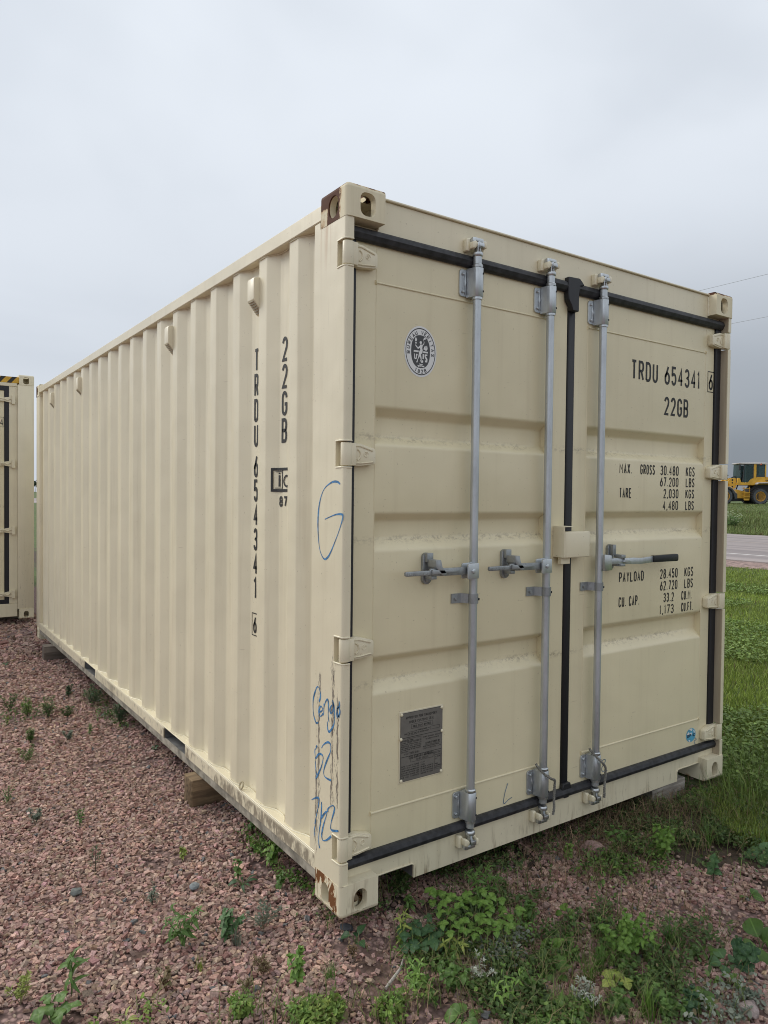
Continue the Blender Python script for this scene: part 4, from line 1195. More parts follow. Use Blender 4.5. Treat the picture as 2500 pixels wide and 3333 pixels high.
# ==================================================================== SECOND CONTAINER (high cube, behind)
H2 = 2.896
MT['yellow_p'] = simple('hazard_yellow', (0.62, 0.36, 0.03), 0.5, 0, .15, 10)
T2 = tag(empty('shipping_container', (-2.243, 7.38, -0.012)), 'taller cream shipping container with yellow and black striped top edge, partly hidden behind', 'container', 'cream shipping containers on the gravel')
build_body(T2, H2, False)
PM2 = (cream('cream_post_scuffed', [lambda nt, P, X, Y, Z: (mth(nt, 'MULTIPLY', mth(nt, 'MULTIPLY', ss(nt, noise(nt, vscale(nt, P, (60, 60, 14)), 1.0, 4.0, .7), .62, .70), ss(nt, Z, 1.3, .5)), .6), (.09, .07, .05))], .16))
for (a, b) in ((0.002, 0.178), (W1 - 0.178, W1 - 0.002)):
    mb = MB(); mb.box(a, b, 0.004, 0.12, 0.1175, H2 - 0.1175); mb.build('corner_post', PM2, T2, 0.004, 2)
mb = MB(); mb.box(0.179, W1 - 0.179, 0.03, 0.10, 2.755, H2 - 0.10); mb.build('door_header', MT['cream'], T2, 0.003)
mb = MB(); mb.box(0.1625, W1 - 0.1625, 0.028, 0.10, H2 - 0.0995, H2 - 0.028); hs = mb.build('header_rail', MT['yellow_p'], T2, 0.002)
mb = MB()
x = 0.19
while x < W1 - 0.26:
    mb = MB(); mb.poly([(x, H2 - .0995), (x + .05, H2 - .0995), (x + .11, H2 - .028), (x + .06, H2 - .028)], [], lambda u, v: (u, .0265, v)); x += .115
    mb.build('hazard_stripe', MT['black_print'], hs)
mb = MB(); mb.box(0.179, W1 - 0.179, 0.03, 0.10, 0.03, 0.185); mb.build('door_sill', MT['cream'], T2, 0.003)
mb = MB(); mb.box(0.179, 0.266, 0.034, 0.10, 0.186, 2.754); mb.build('door_jamb', MT['cream'], T2, 0.003); mb = MB(); mb.box(W1 - 0.266, W1 - 0.179, 0.034, 0.10, 0.186, 2.754); mb.build('door_jamb', MT['cream'], T2, 0.003)
for (a, b, s) in ((0.315, 1.195, -1), (1.243, W1 - 0.315, 1)):
    mb = MB(); mb.box(a, b, 0.042, 0.09, 0.235, 2.700); d2 = mb.build('door', MT['door'], T2, 0.004)
    for z in (2.595, 1.842, 1.055, 0.30):
        x0 = b - 0.06 if s > 0 else a + 0.06
        mb = MB(); X = lambda p: x0 + s * p
        mb.prism([(-.05, -.030), (-.05, .030), (.06, .022), (.10, .030), (.165, .042), (.165, -.042), (.10, -.030), (.06, -.022)], lambda p, q_, t_: (X(p), t_, z + q_), 0.016, 0.041)
        mb.box(*sorted((X(.135), X(.170))), 0.002, 0.0295, z - .048, z + .048)
        mb.tube([(X(-.04), .014, z + .018), (X(.03), .012, z + .008), (X(.075), .012, z), (X(.03), .012, z - .008), (X(-.04), .014, z - .018)], .005, 6)
        mb.tube([(X(.06), .012, z + .012), (X(.09), .012, z - .012), (X(.12), .010, z + .014), (X(.15), .010, z - .012)], .005, 6)
        mb.build('hinge', MT['cream'], d2, 0.003)
    for bx_ in (a + .22, b - .22):
        mb = MB(); mb.cyl((bx_, .012, .12), (bx_, .012, 2.80), .019, n=14); mb.build('locking_bar', MT['galv'], d2, 0, 1, 40)
    if s > 0:
        mb = MB()
        f2 = lambda u, v, o: (u, .0412 - o, v)
        draw_text(mb, '4', 2.078, 2.112, 2.285, 2.372, .010, f2)
        mb.ribbon([(2.066, 2.272), (2.066, 2.386), (2.118, 2.386), (2.118, 2.272), (2.066, 2.272)], .004, lambda u, v: f2(u, v, .0005))
        mb.build('stencilled_lettering', MT['black_print'], d2, 0, 1, 0, normals=False)
mb = MB()
for (a, b, c, d) in ((0.266, W1 - 0.266, 2.7005, 2.7545), (0.266, W1 - 0.266, 0.1855, 0.2345), (0.267, 0.3145, 0.235, 2.70), (W1 - 0.3145, W1 - 0.267, 0.235, 2.70), (1.1955, 1.2425, 0.235, 2.70)):
    mb = MB(); mb.box(a, b, 0.036, 0.08, c, d); mb.build('door_gasket', MT['rubber_clean'], T2)

# ==================================================================== SUPPORTS
def block(x0, x1, y0, y1, z0, z1, mat, label):
    mb = MB(); mb.box(-(x1 - x0) / 2, (x1 - x0) / 2, -(y1 - y0) / 2, (y1 - y0) / 2, 0, z1 - z0)
    bm_ = mb
    o = bm_.build('timber_block', mat, None, 0.006, 2)
    o.location = ((x0 + x1) / 2, (y0 + y1) / 2, z0)
    rr = random.Random(label)
    for v in o.data.vertices:
        v.co += Vector((rr.uniform(-1, 1), rr.uniform(-1, 1), rr.uniform(-1, 0))) * 0.003
    return tag(o, label, 'timber block', 'timber blocks under the container')
block(-0.045, 0.55, 1.352, 1.47, -0.085, 0.0625, MT['wood'], 'brown squared timber block with pale cut end under the nearer side rail')
block(-0.075, 0.55, 5.16, 5.285, -0.085, 0.0625, MT['wood_grey'], 'weathered grey timber block under the far end of the side rail')
block(1.90, 2.185, 0.065, 0.42, -0.085, 0.028, wood_mat('pale_grey_timber', (0.40, 0.37, 0.32), (0.20, 0.17, 0.14)), 'greyish stained timber block under the door sill beside the lawn')
mb = MB(); mb.box(-1.2, 1.2, -0.08, 0.08, 0, 0.06); o = mb.build('timber_beam', MT['wood_grey'], None, 0.006)
o.location = (-1.03, 7.85, -0.07); tag(o, 'dark timber beam beneath the taller striped container', 'timber beam')

# ==================================================================== GROUND
GZ = -0.070
def sstep(a, b, x):
    t = np.clip((x - a) / (b - a), 0, 1); return t * t * (3 - 2 * t)
def hgt(x, y):
    x = np.asarray(x, float); y = np.asarray(y, float)
    h = GZ + 1.09 * sstep(31.0, 68.0, x)
    h = h - 0.10 * sstep(29.8, 31.5, x) * (1 - sstep(31.5, 36.0, x))
    return h
def H(x, y): return float(hgt(x, y))

def np_mesh(name, V, Tn, col=None, mat=None, parent=None, smooth=False):
    me = bpy.data.meshes.new(name)
    V = np.ascontiguousarray(V, dtype=np.float32); Tn = np.ascontiguousarray(Tn, dtype=np.int32)
    me.vertices.add(len(V)); me.vertices.foreach_set('co', V.ravel())
    me.loops.add(Tn.size); me.loops.foreach_set('vertex_index', Tn.ravel())
    k = Tn.shape[1]
    me.polygons.add(len(Tn)); me.polygons.foreach_set('loop_start', np.arange(0, Tn.size, k, dtype=np.int32))
    me.polygons.foreach_set('use_smooth', np.full(len(Tn), smooth, dtype=bool))
    me.update(calc_edges=True)
    if col is not None:
        at = me.color_attributes.new('tint', 'FLOAT_COLOR', 'POINT')
        c4 = np.ones((len(V), 4), dtype=np.float32); c4[:, :3] = col
        at.data.foreach_set('color', c4.ravel())
    if mat: me.materials.append(mat)
    return link(name, me, parent)

# ground material: pink quartzite gravel, bare soil, grass
def ground_mat():
    m, nt, b = new_mat('ground_surface')
    P = nd(nt, 'ShaderNodeNewGeometry').outputs['Position']
    X, Y, Z = nd(nt, 'ShaderNodeSeparateXYZ', {0: P}).outputs
    vo = nd(nt, 'ShaderNodeTexVoronoi', {'Vector': P, 'Scale': 42.0, 'Randomness': 1.0})
    cellc = nd(nt, 'ShaderNodeSeparateColor', {0: vo.outputs['Color']}).outputs[0]
    g = mixc(nt, cellc, (0.17, 0.10, 0.09), (0.40, 0.265, 0.235))
    g = mixc(nt, ss(nt, vo.outputs['Distance'], 0.25, 0.62), g, (0.12, 0.075, 0.065))
    soil = mixc(nt, ss(nt, noise(nt, P, 30, 5.0, 0.7), 0.3, 0.7), (0.055, 0.032, 0.024), (0.15, 0.092, 0.070))
    gmix = mixc(nt, ss(nt, noise(nt, P, 1.3, 4.0, 0.6), 0.54, 0.66), g, soil)
    gr = mixc(nt, ss(nt, noise(nt, P, 0.5, 5.0, 0.65), 0.3, 0.7), (0.080, 0.118, 0.026), (0.145, 0.19, 0.048))
    gr = mixc(nt, ss(nt, noise(nt, P, 6.0, 5.0, 0.75), 0.38, 0.66), [0.055, 0.082, 0.020], gr)
    n = noise(nt, P, 1.6, 4.0, 0.6)
    e = mth(nt, 'ADD', X, mth(nt, 'MULTIPLY', n, 1.2))
    e = mth(nt, 'SUBTRACT', e, mth(nt, 'MULTIPLY', mth(nt, 'MINIMUM', mth(nt, 'MAXIMUM', mth(nt, 'SUBTRACT', -0.4, Y), 0.0), 1.5), 1.2))
    lawn = mth(nt, 'MAXIMUM', ss(nt, e, 2.45, 2.75), ss(nt, mth(nt, 'ADD', Y, mth(nt, 'MULTIPLY', n, 2.0)), 11.6, 12.4))
    dirt = band(nt, e, 1.98, 2.75, 0.18)
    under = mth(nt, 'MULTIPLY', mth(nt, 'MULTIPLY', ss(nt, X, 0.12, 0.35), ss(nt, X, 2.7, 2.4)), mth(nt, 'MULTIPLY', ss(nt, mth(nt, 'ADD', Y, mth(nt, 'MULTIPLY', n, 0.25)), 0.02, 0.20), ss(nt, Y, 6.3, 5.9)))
    gmix = mixc(nt, under, gmix, mixc(nt, ss(nt, noise(nt, P, 22, 4.0, 0.7), 0.3, 0.7), (0.022, 0.015, 0.011), (0.055, 0.038, 0.028)))  # bare soil under the container, darkened to paint in the shade there
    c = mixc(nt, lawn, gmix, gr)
    c = mixc(nt, dirt, c, mixc(nt, ss(nt, noise(nt, P, 18, 5.0, 0.75), 0.3, 0.7), (0.030, 0.020, 0.013), (0.085, 0.057, 0.036)))
    nt.links.new(c, b.inputs['Base Color'])
    b.inputs['Roughness'].default_value = 0.95
    hh = mth(nt, 'ADD', mth(nt, 'MULTIPLY', vo.outputs['Distance'], -1.0), mth(nt, 'MULTIPLY', noise(nt, P, 25, 4.0), 0.5))
    bn = nd(nt, 'ShaderNodeBump', {'Strength': 0.8, 'Distance': 0.012, 'Height': hh})
    nt.links.new(bn.outputs[0], b.inputs['Normal'])
    return m
gx = np.array(sorted(set([-1500, -700, -300, -120, -60, -30, -15] + list(np.arange(-8, 16, 1.0)) + list(np.arange(16, 76, 1.0)) + [80, 90, 120, 200, 400, 800, 1600])), float)
gy = np.array([-1500, -600, -250, -100, -40, -15] + list(np.arange(-8, 20, 1.0)) + [22, 26, 32, 40, 55, 80, 120, 200, 400, 800, 1600], float)
XX, YY = np.meshgrid(gx, gy, indexing='ij')
V = np.stack([XX, YY, hgt(XX, YY) - 0.012 * (XX < 14)], -1).reshape(-1, 3)
ny = len(gy)
I = np.arange(len(gx) - 1)[:, None] * ny + np.arange(ny - 1)[None]
Q = np.stack([I, I + ny, I + ny + 1, I + 1], -1).reshape(-1, 4)
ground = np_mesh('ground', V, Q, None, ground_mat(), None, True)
tag(ground, 'pink gravel yard turning to mown grass towards the road', kind='structure')

# road
def road_mat():
    m, nt, b = new_mat('worn_asphalt')
    P = nd(nt, 'ShaderNodeNewGeometry').outputs['Position']
    f = noise(nt, vscale(nt, P, (1.1, 0.03, 1)), 1.0, 4.0, 0.6)
    c = mixc(nt, ss(nt, f, 0.32, 0.68), (0.24, 0.205, 0.20), (0.40, 0.34, 0.32))
    c = mixc(nt, mth(nt, 'MULTIPLY', noise(nt, P, 14, 5.0, 0.8), 0.35), c, (0.12, 0.105, 0.105))
    nt.links.new(c, b.inputs['Base Color']); b.inputs['Roughness'].default_value = 0.8
    return m
mb = MB(); mb.box(16.55, 29.55, -250, 700, GZ - 0.12, GZ + 0.035)
tag(mb.build('road', road_mat(), None, 0, 1, 0), 'worn grey-pink asphalt road with a white edge line', kind='structure')
paint = simple('road_paint_white', (0.78, 0.74, 0.70), 0.6, 0, 0.06, 3, 0, 1, 'Object')
mb = MB(); mb.add([(18.46, -250, GZ + .039), (18.60, -250, GZ + .039), (18.60, 700, GZ + .039), (18.46, 700, GZ + .039)], [(0, 1, 2, 3)])
tag(mb.build('road_edge_line', paint, None, 0, 1, 0), 'white painted edge line along the road', kind='structure')
mb = MB(); mb.add([(24.20, -250, GZ + .039), (24.34, -250, GZ + .039), (24.34, 700, GZ + .039), (24.20, 700, GZ + .039)], [(0, 1, 2, 3)])
tag(mb.build('road_centre_line', simple('road_paint_faded', (0.40, 0.34, 0.29), 0.7), None, 0, 1, 0), 'faded centre line along the road', kind='structure')
def shoulder(x0, x1, jag, name, label, mat, z):
    ys = list(np.arange(-40, 90, 0.35)); rr = random.Random(3)
    mb = MB()
    a = [(x0 + rr.uniform(-jag, jag), y, z) for y in ys]; b_ = [(x1, y, z) for y in ys]
    mb.sheet([a, b_]); return tag(mb.build(name, mat, None, 0, 1, 0), label, kind='structure')
shm = simple('shoulder_gravel', (0.27, 0.185, 0.160), 0.95, 0, 0.45, 9, 0.6, 30)
shoulder(14.95, 16.548, 0.30, 'road_shoulder', 'strip of pink gravel along the near side of the road', shm, GZ + 0.006)
shoulder(30.3, 29.552, 0.16, 'road_shoulder', 'thin pale gravel edge on the far side of the road', simple('pale_gravel', (0.34, 0.30, 0.28), 0.95, 0, 0.4, 7), GZ + 0.010)

# ---------------- gravel stones
def view_ok(x, y, mu=420, mv=420, z=GZ):
    d = np.stack([x - CAM.x, y - CAM.y, np.full_like(x, z - CAM.z)], -1)
    w = d @ np.array(CF); u = 1250 + FPX * (d @ np.array(CR)) / w; v = 1666.5 + FPX * (d @ np.array(CD)) / w
    return (w > 0.3) & (u > -mu) & (u < 2500 + mu) & (v < 3333 + mv)
# icosahedron
ph = (1 + 5 ** 0.5) / 2
IV = np.array([(-1, ph, 0), (1, ph, 0), (-1, -ph, 0), (1, -ph, 0), (0, -1, ph), (0, 1, ph), (0, -1, -ph), (0, 1, -ph), (ph, 0, -1), (ph, 0, 1), (-ph, 0, -1), (-ph, 0, 1)], float)
IV /= np.linalg.norm(IV[0])
IF = np.array([(0, 11, 5), (0, 5, 1), (0, 1, 7), (0, 7, 10), (0, 10, 11), (1, 5, 9), (5, 11, 4), (11, 10, 2), (10, 7, 6), (7, 1, 8), (3, 9, 4), (3, 4, 2), (3, 2, 6), (3, 6, 8), (3, 8, 9), (4, 9, 5), (2, 4, 11), (6, 2, 10), (8, 6, 7), (9, 8, 1)])
def rot_np(n):
    q = rng.normal(size=(n, 4)); q /= np.linalg.norm(q, axis=1, keepdims=True)
    w, x, y, z = q.T
    return np.stack([np.stack([1 - 2 * (y * y + z * z), 2 * (x * y - z * w), 2 * (x * z + y * w)], -1),
                     np.stack([2 * (x * y + z * w), 1 - 2 * (x * x + z * z), 2 * (y * z - x * w)], -1),
                     np.stack([2 * (x * z - y * w), 2 * (y * z + x * w), 1 - 2 * (x * x + y * y)], -1)], -2)
def vnoise(x, y, s, seed=0):
    r = np.random.default_rng(seed); G = r.random((64, 64))
    fx = x * s; fy = y * s; ix = np.floor(fx).astype(int); iy = np.floor(fy).astype(int); tx = fx - ix; ty = fy - iy
    tx = tx * tx * (3 - 2 * tx); ty = ty * ty * (3 - 2 * ty)
    g = lambda a, b: G[a % 64, b % 64]
    return (g(ix, iy) * (1 - tx) + g(ix + 1, iy) * tx) * (1 - ty) + (g(ix, iy + 1) * (1 - tx) + g(ix + 1, iy + 1) * tx) * ty
def gravel_pts():
    out = []
    for (x0, x1, y0, y1, cell, sz) in ((-2.6, 0.45, -1.3, 2.6, .0130, .0087), (0.45, 3.4, -2.3, 0.45, .0134, .0089), (-2.2, 0.45, 2.6, 5.2, .018, .0112), (-2.0, 0.45, 5.2, 11.0, .034, .018)):
        a = np.arange(x0, x1, cell); b_ = np.arange(y0, y1, cell)
        X, Y = np.meshgrid(a, b_, indexing='ij')
        X = X.ravel() + rng.uniform(-.6, .6, X.size) * cell; Y = Y.ravel() + rng.uniform(-.6, .6, Y.size) * cell
        k = view_ok(X, Y, 1300, 1300)
        edge = X + 0.55 * vnoise(X + 9, Y + 9, 2.1, 4) + 0.2 * vnoise(X, Y, 7.0, 5)
        lim = np.where(Y < 0.6, 1.98 + 1.2 * np.clip(-Y - 0.4, 0, 2), 99)
        k &= (edge < lim) | (rng.random(X.size) < 0.05)
        bare = vnoise(X + 5, Y + 5, 3.2, 8) * .6 + vnoise(X, Y, 9, 9) * .4
        k &= (bare < 0.70) | (rng.random(X.size) < 0.25)
        under = (X > 0.30) & (Y > 0.28)
        k &= ~under
        X, Y = X[k], Y[k]
        s = sz * np.exp(rng.normal(0, .24, X.size)); out.append((X, Y, s))
    X = np.concatenate([o[0] for o in out]); Y = np.concatenate([o[1] for o in out]); S = np.concatenate([o[2] for o in out])
    return X, Y, S
X, Y, S = gravel_pts()
N = len(X); print('stones', N)
CV = np.array([(-1, -1, -1), (1, -1, -1), (1, 1, -1), (-1, 1, -1), (-1, -1, 1), (1, -1, 1), (1, 1, 1), (-1, 1, 1)], float) * .72
CFc = np.array([(0, 3, 2), (0, 2, 1), (4, 5, 6), (4, 6, 7), (0, 1, 5), (0, 5, 4), (1, 2, 6), (1, 6, 5), (2, 3, 7), (2, 7, 6), (3, 0, 4), (3, 4, 7)])
Vs = CV[None] * rng.uniform(.45, 1.25, (N, 8, 3)) * S[:, None, None] * 1.12
Vs = Vs * np.stack([np.ones(N) * 1.25, rng.uniform(.65, 1.0, N), rng.uniform(.38, .72, N)], -1)[:, None]
# tilt moderately: full random rotation about z, partial tumble
def lie_np(n, tilt):
    a = rng.uniform(0, 2 * PI, n); b_ = rng.uniform(0, 2 * PI, n); t = np.abs(rng.normal(0, tilt, n)); ca, sa = np.cos(a), np.sin(a)
    Rz = np.zeros((n, 3, 3)); Rz[:, 0, 0] = ca; Rz[:, 0, 1] = -sa; Rz[:, 1, 0] = sa; Rz[:, 1, 1] = ca; Rz[:, 2, 2] = 1
    ux, uy = np.cos(b_), np.sin(b_); c, s_ = np.cos(t), np.sin(t)
    Rt = np.zeros((n, 3, 3)); Rt[:, 0, 0] = c + ux * ux * (1 - c); Rt[:, 0, 1] = ux * uy * (1 - c); Rt[:, 0, 2] = uy * s_; Rt[:, 1, 0] = ux * uy * (1 - c); Rt[:, 1, 1] = c + uy * uy * (1 - c)
    Rt[:, 1, 2] = -ux * s_; Rt[:, 2, 0] = -uy * s_; Rt[:, 2, 1] = ux * s_; Rt[:, 2, 2] = c
    return Rt @ Rz
Vs = np.einsum('nij,nkj->nki', lie_np(N, .48), Vs)
Z0 = hgt(X, Y) - 0.008 + S * rng.uniform(-.15, .45, N) + (rng.random(N) < .07) * S * .6 + 0.010 * (vnoise(X, Y, 1.7, 12) - .5)
Vs += np.stack([X, Y, Z0], -1)[:, None]
base = np.array([0.345, 0.226, 0.184])
br = np.exp(rng.normal(.0, .23, N))
colr = base[None] * br[:, None] * (1 + rng.normal(0, .05, (N, 3)))
kk = rng.random(N)
colr[kk < .05] = np.array([.46, .33, .27]) * rng.uniform(.8, 1.15, ((kk < .05).sum(), 1))
colr[(kk > .05) & (kk < .062)] = np.array([.13, .13, .13])
colr[(kk > .08) & (kk < .16)] = np.array([.22, .115, .095])
colr = np.clip(colr, .03, .62)
Fs = (CFc[None] + 8 * np.arange(N)[:, None, None]).reshape(-1, 3)
def tint_mat(name, rough=.9, var=.25, nscale=140, trans=0.0, spec=.3):
    m, nt, b = new_mat(name)
    t = nd(nt, 'ShaderNodeAttribute', None, attribute_name='tint').outputs['Color']
    P = nd(nt, 'ShaderNodeTexCoord').outputs['Object']
    c = t
    if var:
        f = noise(nt, P, nscale, 3.0, .6)
        c = mixc(nt, 1.0, t, mixc(nt, ss(nt, f, .3, .7), (1 - var,) * 3, (1 + var,) * 3), 'MULTIPLY')
    nt.links.new(c, b.inputs['Base Color']); b.inputs['Roughness'].default_value = rough
    b.inputs['Specular IOR Level'].default_value = spec
    if trans:
        tr = nd(nt, 'ShaderNodeBsdfTranslucent', {'Color': c})
        mxs = nd(nt, 'ShaderNodeMixShader', {0: trans, 1: b.outputs[0], 2: tr.outputs[0]})
        nt.links.new(mxs.outputs[0], nt.nodes['Material Output'].inputs['Surface'])
    return m
STONE = tint_mat('quartzite_stone', .85, .28, 160)
gv = np_mesh('gravel', Vs.reshape(-1, 3), Fs, np.repeat(colr, 8, 0), STONE)
tag(gv, 'crushed pink quartzite gravel covering the yard', 'gravel', kind='stuff')

# a few stones one can pick out
def one_stone(x, y, r, col, label, flat=.65):
    bm = bmesh.new(); bmesh.ops.create_icosphere(bm, subdivisions=2, radius=1.0)
    rr = random.Random(label)
    ax = [Vector((rr.gauss(0, 1), rr.gauss(0, 1), rr.gauss(0, 1))).normalized() for _ in range(9)]
    for v in bm.verts:
        p = v.co.copy()
        for a in ax:
            d = p.dot(a)
            if d > .62: p -= a * (d - .62)
        v.co = Vector((p.x * r * 1.2, p.y * r, p.z * r * flat))
    me = bpy.data.meshes.new('stone'); bm.to_mesh(me); bm.free()
    me.materials.append(simple('stone_' + str(len(bpy.data.materials)), col, .85, 0, .3, 60, .5, 90))
    o = link('stone', me); o.location = (x, y, H(x, y) + r * .35); o.rotation_euler = (0, 0, rr.uniform(0, 6))
    tag(o, label, 'stone')
one_stone(0.055, 0.045, .026, (.035, .038, .045), 'dark slate stone lying under the rusty bottom corner of the container')
one_stone(1.265, -0.085, .055, (.30, .19, .17), 'large flat pink stone in the gravel below the locking bars')
one_stone(-0.70, 0.83, .026, (.13, .14, .13), 'grey-green stone among pink gravel beside the feathery dark weed')
one_stone(-0.085, -0.375, .026, (.13, .075, .06), 'rounded brown stone at the edge of the low green weed mat')
one_stone(-0.30, 0.62, .024, (.21, .23, .235), 'blue-grey stone near the lower side rail')
one_stone(0.86, -1.0, .035, (.30, .24, .22), 'pale pink stone next to the plantain in the corner')
def twig(pts, r, col, label):
    o0 = Vector(pts[0]); mb = MB(); mb.tube([Vector(p) - o0 for p in pts], r, 6)
    o = mb.build('twig', simple('twig_' + str(len(bpy.data.materials)), col, .8), None, 0, 1, 60); o.location = o0
    tag(o, label, 'twig')
twig([(-.015, -.305, GZ + .012), (.03, -.285, GZ + .018), (.075, -.262, GZ + .02), (.115, -.22, GZ + .012)], [.0055, .005, .0045, .003], (.42, .38, .33), 'pale bleached twig lying on the gravel by the weeds')

# ---------------- grass and low cover as stuff
def blades(X, Y, Zb, h, w, lean, cols, name, mat, label, cat):
    N = len(X)
    a = rng.uniform(0, 2 * PI, N); dx, dy = np.cos(a), np.sin(a)
    px, py = -dy, dx
    k1 = lean * .35; k2 = lean
    def pt(f, off, s): return np.stack([X + dx * off * h + px * w * s, Y + dy * off * h + py * w * s, Zb + h * f], -1)
    V = np.stack([pt(0, 0, -.5), pt(0, 0, .5), pt(.55, k1, -.42), pt(.55, k1, .42), pt(np.sqrt(np.clip(1 - k2 ** 2 * .5, .1, 1)), k2, 0)], 1)
    Tn = np.array([(0, 1, 3), (0, 3, 2), (2, 3, 4)])
    F = (Tn[None] + 5 * np.arange(N)[:, None, None]).reshape(-1, 3)
    o = np_mesh(name, V.reshape(-1, 3), F, np.repeat(cols, 5, 0), mat)
    return tag(o, label, cat, kind='stuff')
GRASS = tint_mat('grass_blade', .6, 0, 1, .22, .25)
def gcol(N, a, b_, dry=.06):
    t = rng.random((N, 1)); c = np.array(a) * (1 - t) + np.array(b_) * t
    c *= np.exp(rng.normal(0, .18, (N, 1)))
    k = rng.random(N) < dry; c[k] = np.array([.22, .18, .085]) * rng.uniform(.6, 1.1, (k.sum(), 1))
    return c
def wedge(N, x0, x1, s0, s1, power):
    x = x0 + (x1 - x0) * rng.random(N) ** power
    y = -2.154 + (s0 + (s1 - s0) * rng.random(N)) * (x + 1.327)
    return x, y
# lawn
x, y = wedge(80000, 1.9, 15.2, .42, .70, 1.5)
x2, y2 = wedge(110000, 1.9, 15.2, -.10, .42, 1.2); x3, y3 = wedge(20000, 2.5, 15.2, .70, .95, 1.0)
x, y = np.concatenate([x, x2, x3]), np.concatenate([y, y2, y3])
k = ~((x < 2.46) & (y > -.02)) & ~((x < 2.42) & (y > .02))
k &= (x + 0.55 * vnoise(x + 9, y + 9, 2.1, 4) - 1.2 * np.clip(-y - .4, 0, 1.5) > 2.30) & (x < 14.6 + 1.2 * vnoise(x, y, 1.1, 3))
x, y = x[k], y[k]; n = len(x)
d = np.hypot(x + 1.3, y + 2.1)
patch = vnoise(x, y, 1.4, 21)
h = rng.uniform(.025, .065, n) * (.75 + .7 * patch) * np.where(x < 3.2, 1.35, 1.0)
c = gcol(n, (.15, .21, .032), (.27, .335, .075), .05) * (.80 + .55 * vnoise(x, y, .9, 22))[:, None]
blades(x, y, hgt(x, y) - .01, h, .0034 * (1 + d * .10), rng.uniform(.1, .75, n), c, 'lawn_grass', GRASS, 'short green lawn grass beside the container', 'grass')
# clover and small broad leaves in the lawn and in the weed mats
def leafbits(X, Y, Zb, s, cols, name, mat, label, cat, tilt=.6):
    N = len(X)
    a = rng.uniform(0, 2 * PI, N); t1 = rng.normal(0, tilt * .5, N); t2 = rng.normal(0, tilt * .5, N)
    ux = np.stack([np.cos(a), np.sin(a), t1], -1); uy = np.stack([-np.sin(a), np.cos(a), t2], -1)
    C0 = np.stack([X, Y, Zb], -1)
    S_ = s[:, None]
    up = np.array([0, 0, 1.0])
    V = np.stack([C0 - ux * S_ * .5, C0 - ux * S_ * .1 + uy * S_ * .34 + up * S_ * .10, C0 + ux * S_ * .3 + uy * S_ * .26 + up * S_ * .08, C0 + ux * S_ * .55 - up * S_ * .06,
                  C0 + ux * S_ * .3 - uy * S_ * .26 + up * S_ * .08, C0 - ux * S_ * .1 - uy * S_ * .34 + up * S_ * .10], 1)
    Tn = np.array([(0, 2, 1), (0, 3, 2), (0, 4, 3), (0, 5, 4)])
    F = (Tn[None] + 6 * np.arange(N)[:, None, None]).reshape(-1, 3)
    o = np_mesh(name, V.reshape(-1, 3), F, np.repeat(cols, 6, 0), mat)
    return tag(o, label, cat, kind='stuff')
LEAFB = tint_mat('small_leaf', .55, 0, 1, .25, .35)
x, y = wedge(70000, 2.1, 12.0, .10, .75, 1.35)
k = (vnoise(x, y, 1.0, 31) > .42) & (x + 0.55 * vnoise(x + 9, y + 9, 2.1, 4) - 1.2 * np.clip(-y - .4, 0, 1.5) > 2.45) & ~((x < 2.46) & (y > -.02))
x, y = x[k], y[k]; n = len(x)
leafbits(x, y, hgt(x, y) + rng.uniform(.02, .075, n), rng.uniform(.014, .03, n) * (1 + .06 * np.hypot(x, y)), gcol(n, (.12, .195, .038), (.24, .325, .09), 0), 'clover_cover', LEAFB, 'low clover leaves mixed through the lawn', 'clover')
# mats of tiny weeds on the gravel: (x, y, rx, ry, count, bright)
MATS = [(2.0, -.28, .32, .10, 1300, 0), (2.25, -.10, .25, .14, 900, 1), (.25, .16, .22, .10, 500, 0), (.62, .2, .35, .08, 700, 0), (1.75, .0, .42, .14, 1300, 0), (1.55, -.18, .5, .12, 900, 0), (2.05, -.2, .3, .25, 900, 0), (.75, -.45, .3, .1, 900, 0), (.28, -.36, .2, .2, 900, 0), (.47, -.26, .17, .13, 900, 1), (.60, -.14, .24, .10, 1200, 0), (.21, -.25, .10, .12, 420, 1), (.16, -.42, .10, .11, 520, 1), (.36, -.50, .22, .13, 900, 0), (.66, -.60, .26, .14, 1500, 1),
        (.56, -.80, .28, .14, 1500, 0), (.95, -.70, .26, .10, 650, 0), (-.43, -.16, .09, .06, 420, 2), (-.31, -.27, .10, .05, 420, 2), (-.05, -.40, .08, .05, 360, 2), (-.24, -.30, .09, .05, 380, 2), (1.40, -.22, .34, .13, 1100, 1),
        (1.85, -.32, .36, .26, 1500, 0), (.85, .10, .55, .12, 900, 0), (.05, .62, .05, .30, 420, 1), (.80, -.96, .2, .08, 220, 3), (.29, -.62, .14, .10, 700, 0), (-.74, .01, .10, .05, 160, 2), (.35, -.72, .16, .06, 600, 1), (1.60, .12, .35, .14, 500, 0),
        (-.5, 3.45, .22, .2, 200, 0), (.0, 3.1, .10, .35, 300, 0), (.02, 3.6, .08, .2, 150, 0), (.43, -.37, .12, .09, 500, 3)]
xs, ys, cs = [], [], []
PAL = {0: ((0.056, 0.100, 0.027), (0.125, 0.188, 0.056)), 1: ((0.075, 0.156, 0.027), (0.175, 0.275, 0.062)), 2: ((0.125, 0.213, 0.037), (0.250, 0.338, 0.075)), 3: ((0.175, 0.200, 0.150), (0.275, 0.300, 0.237))}
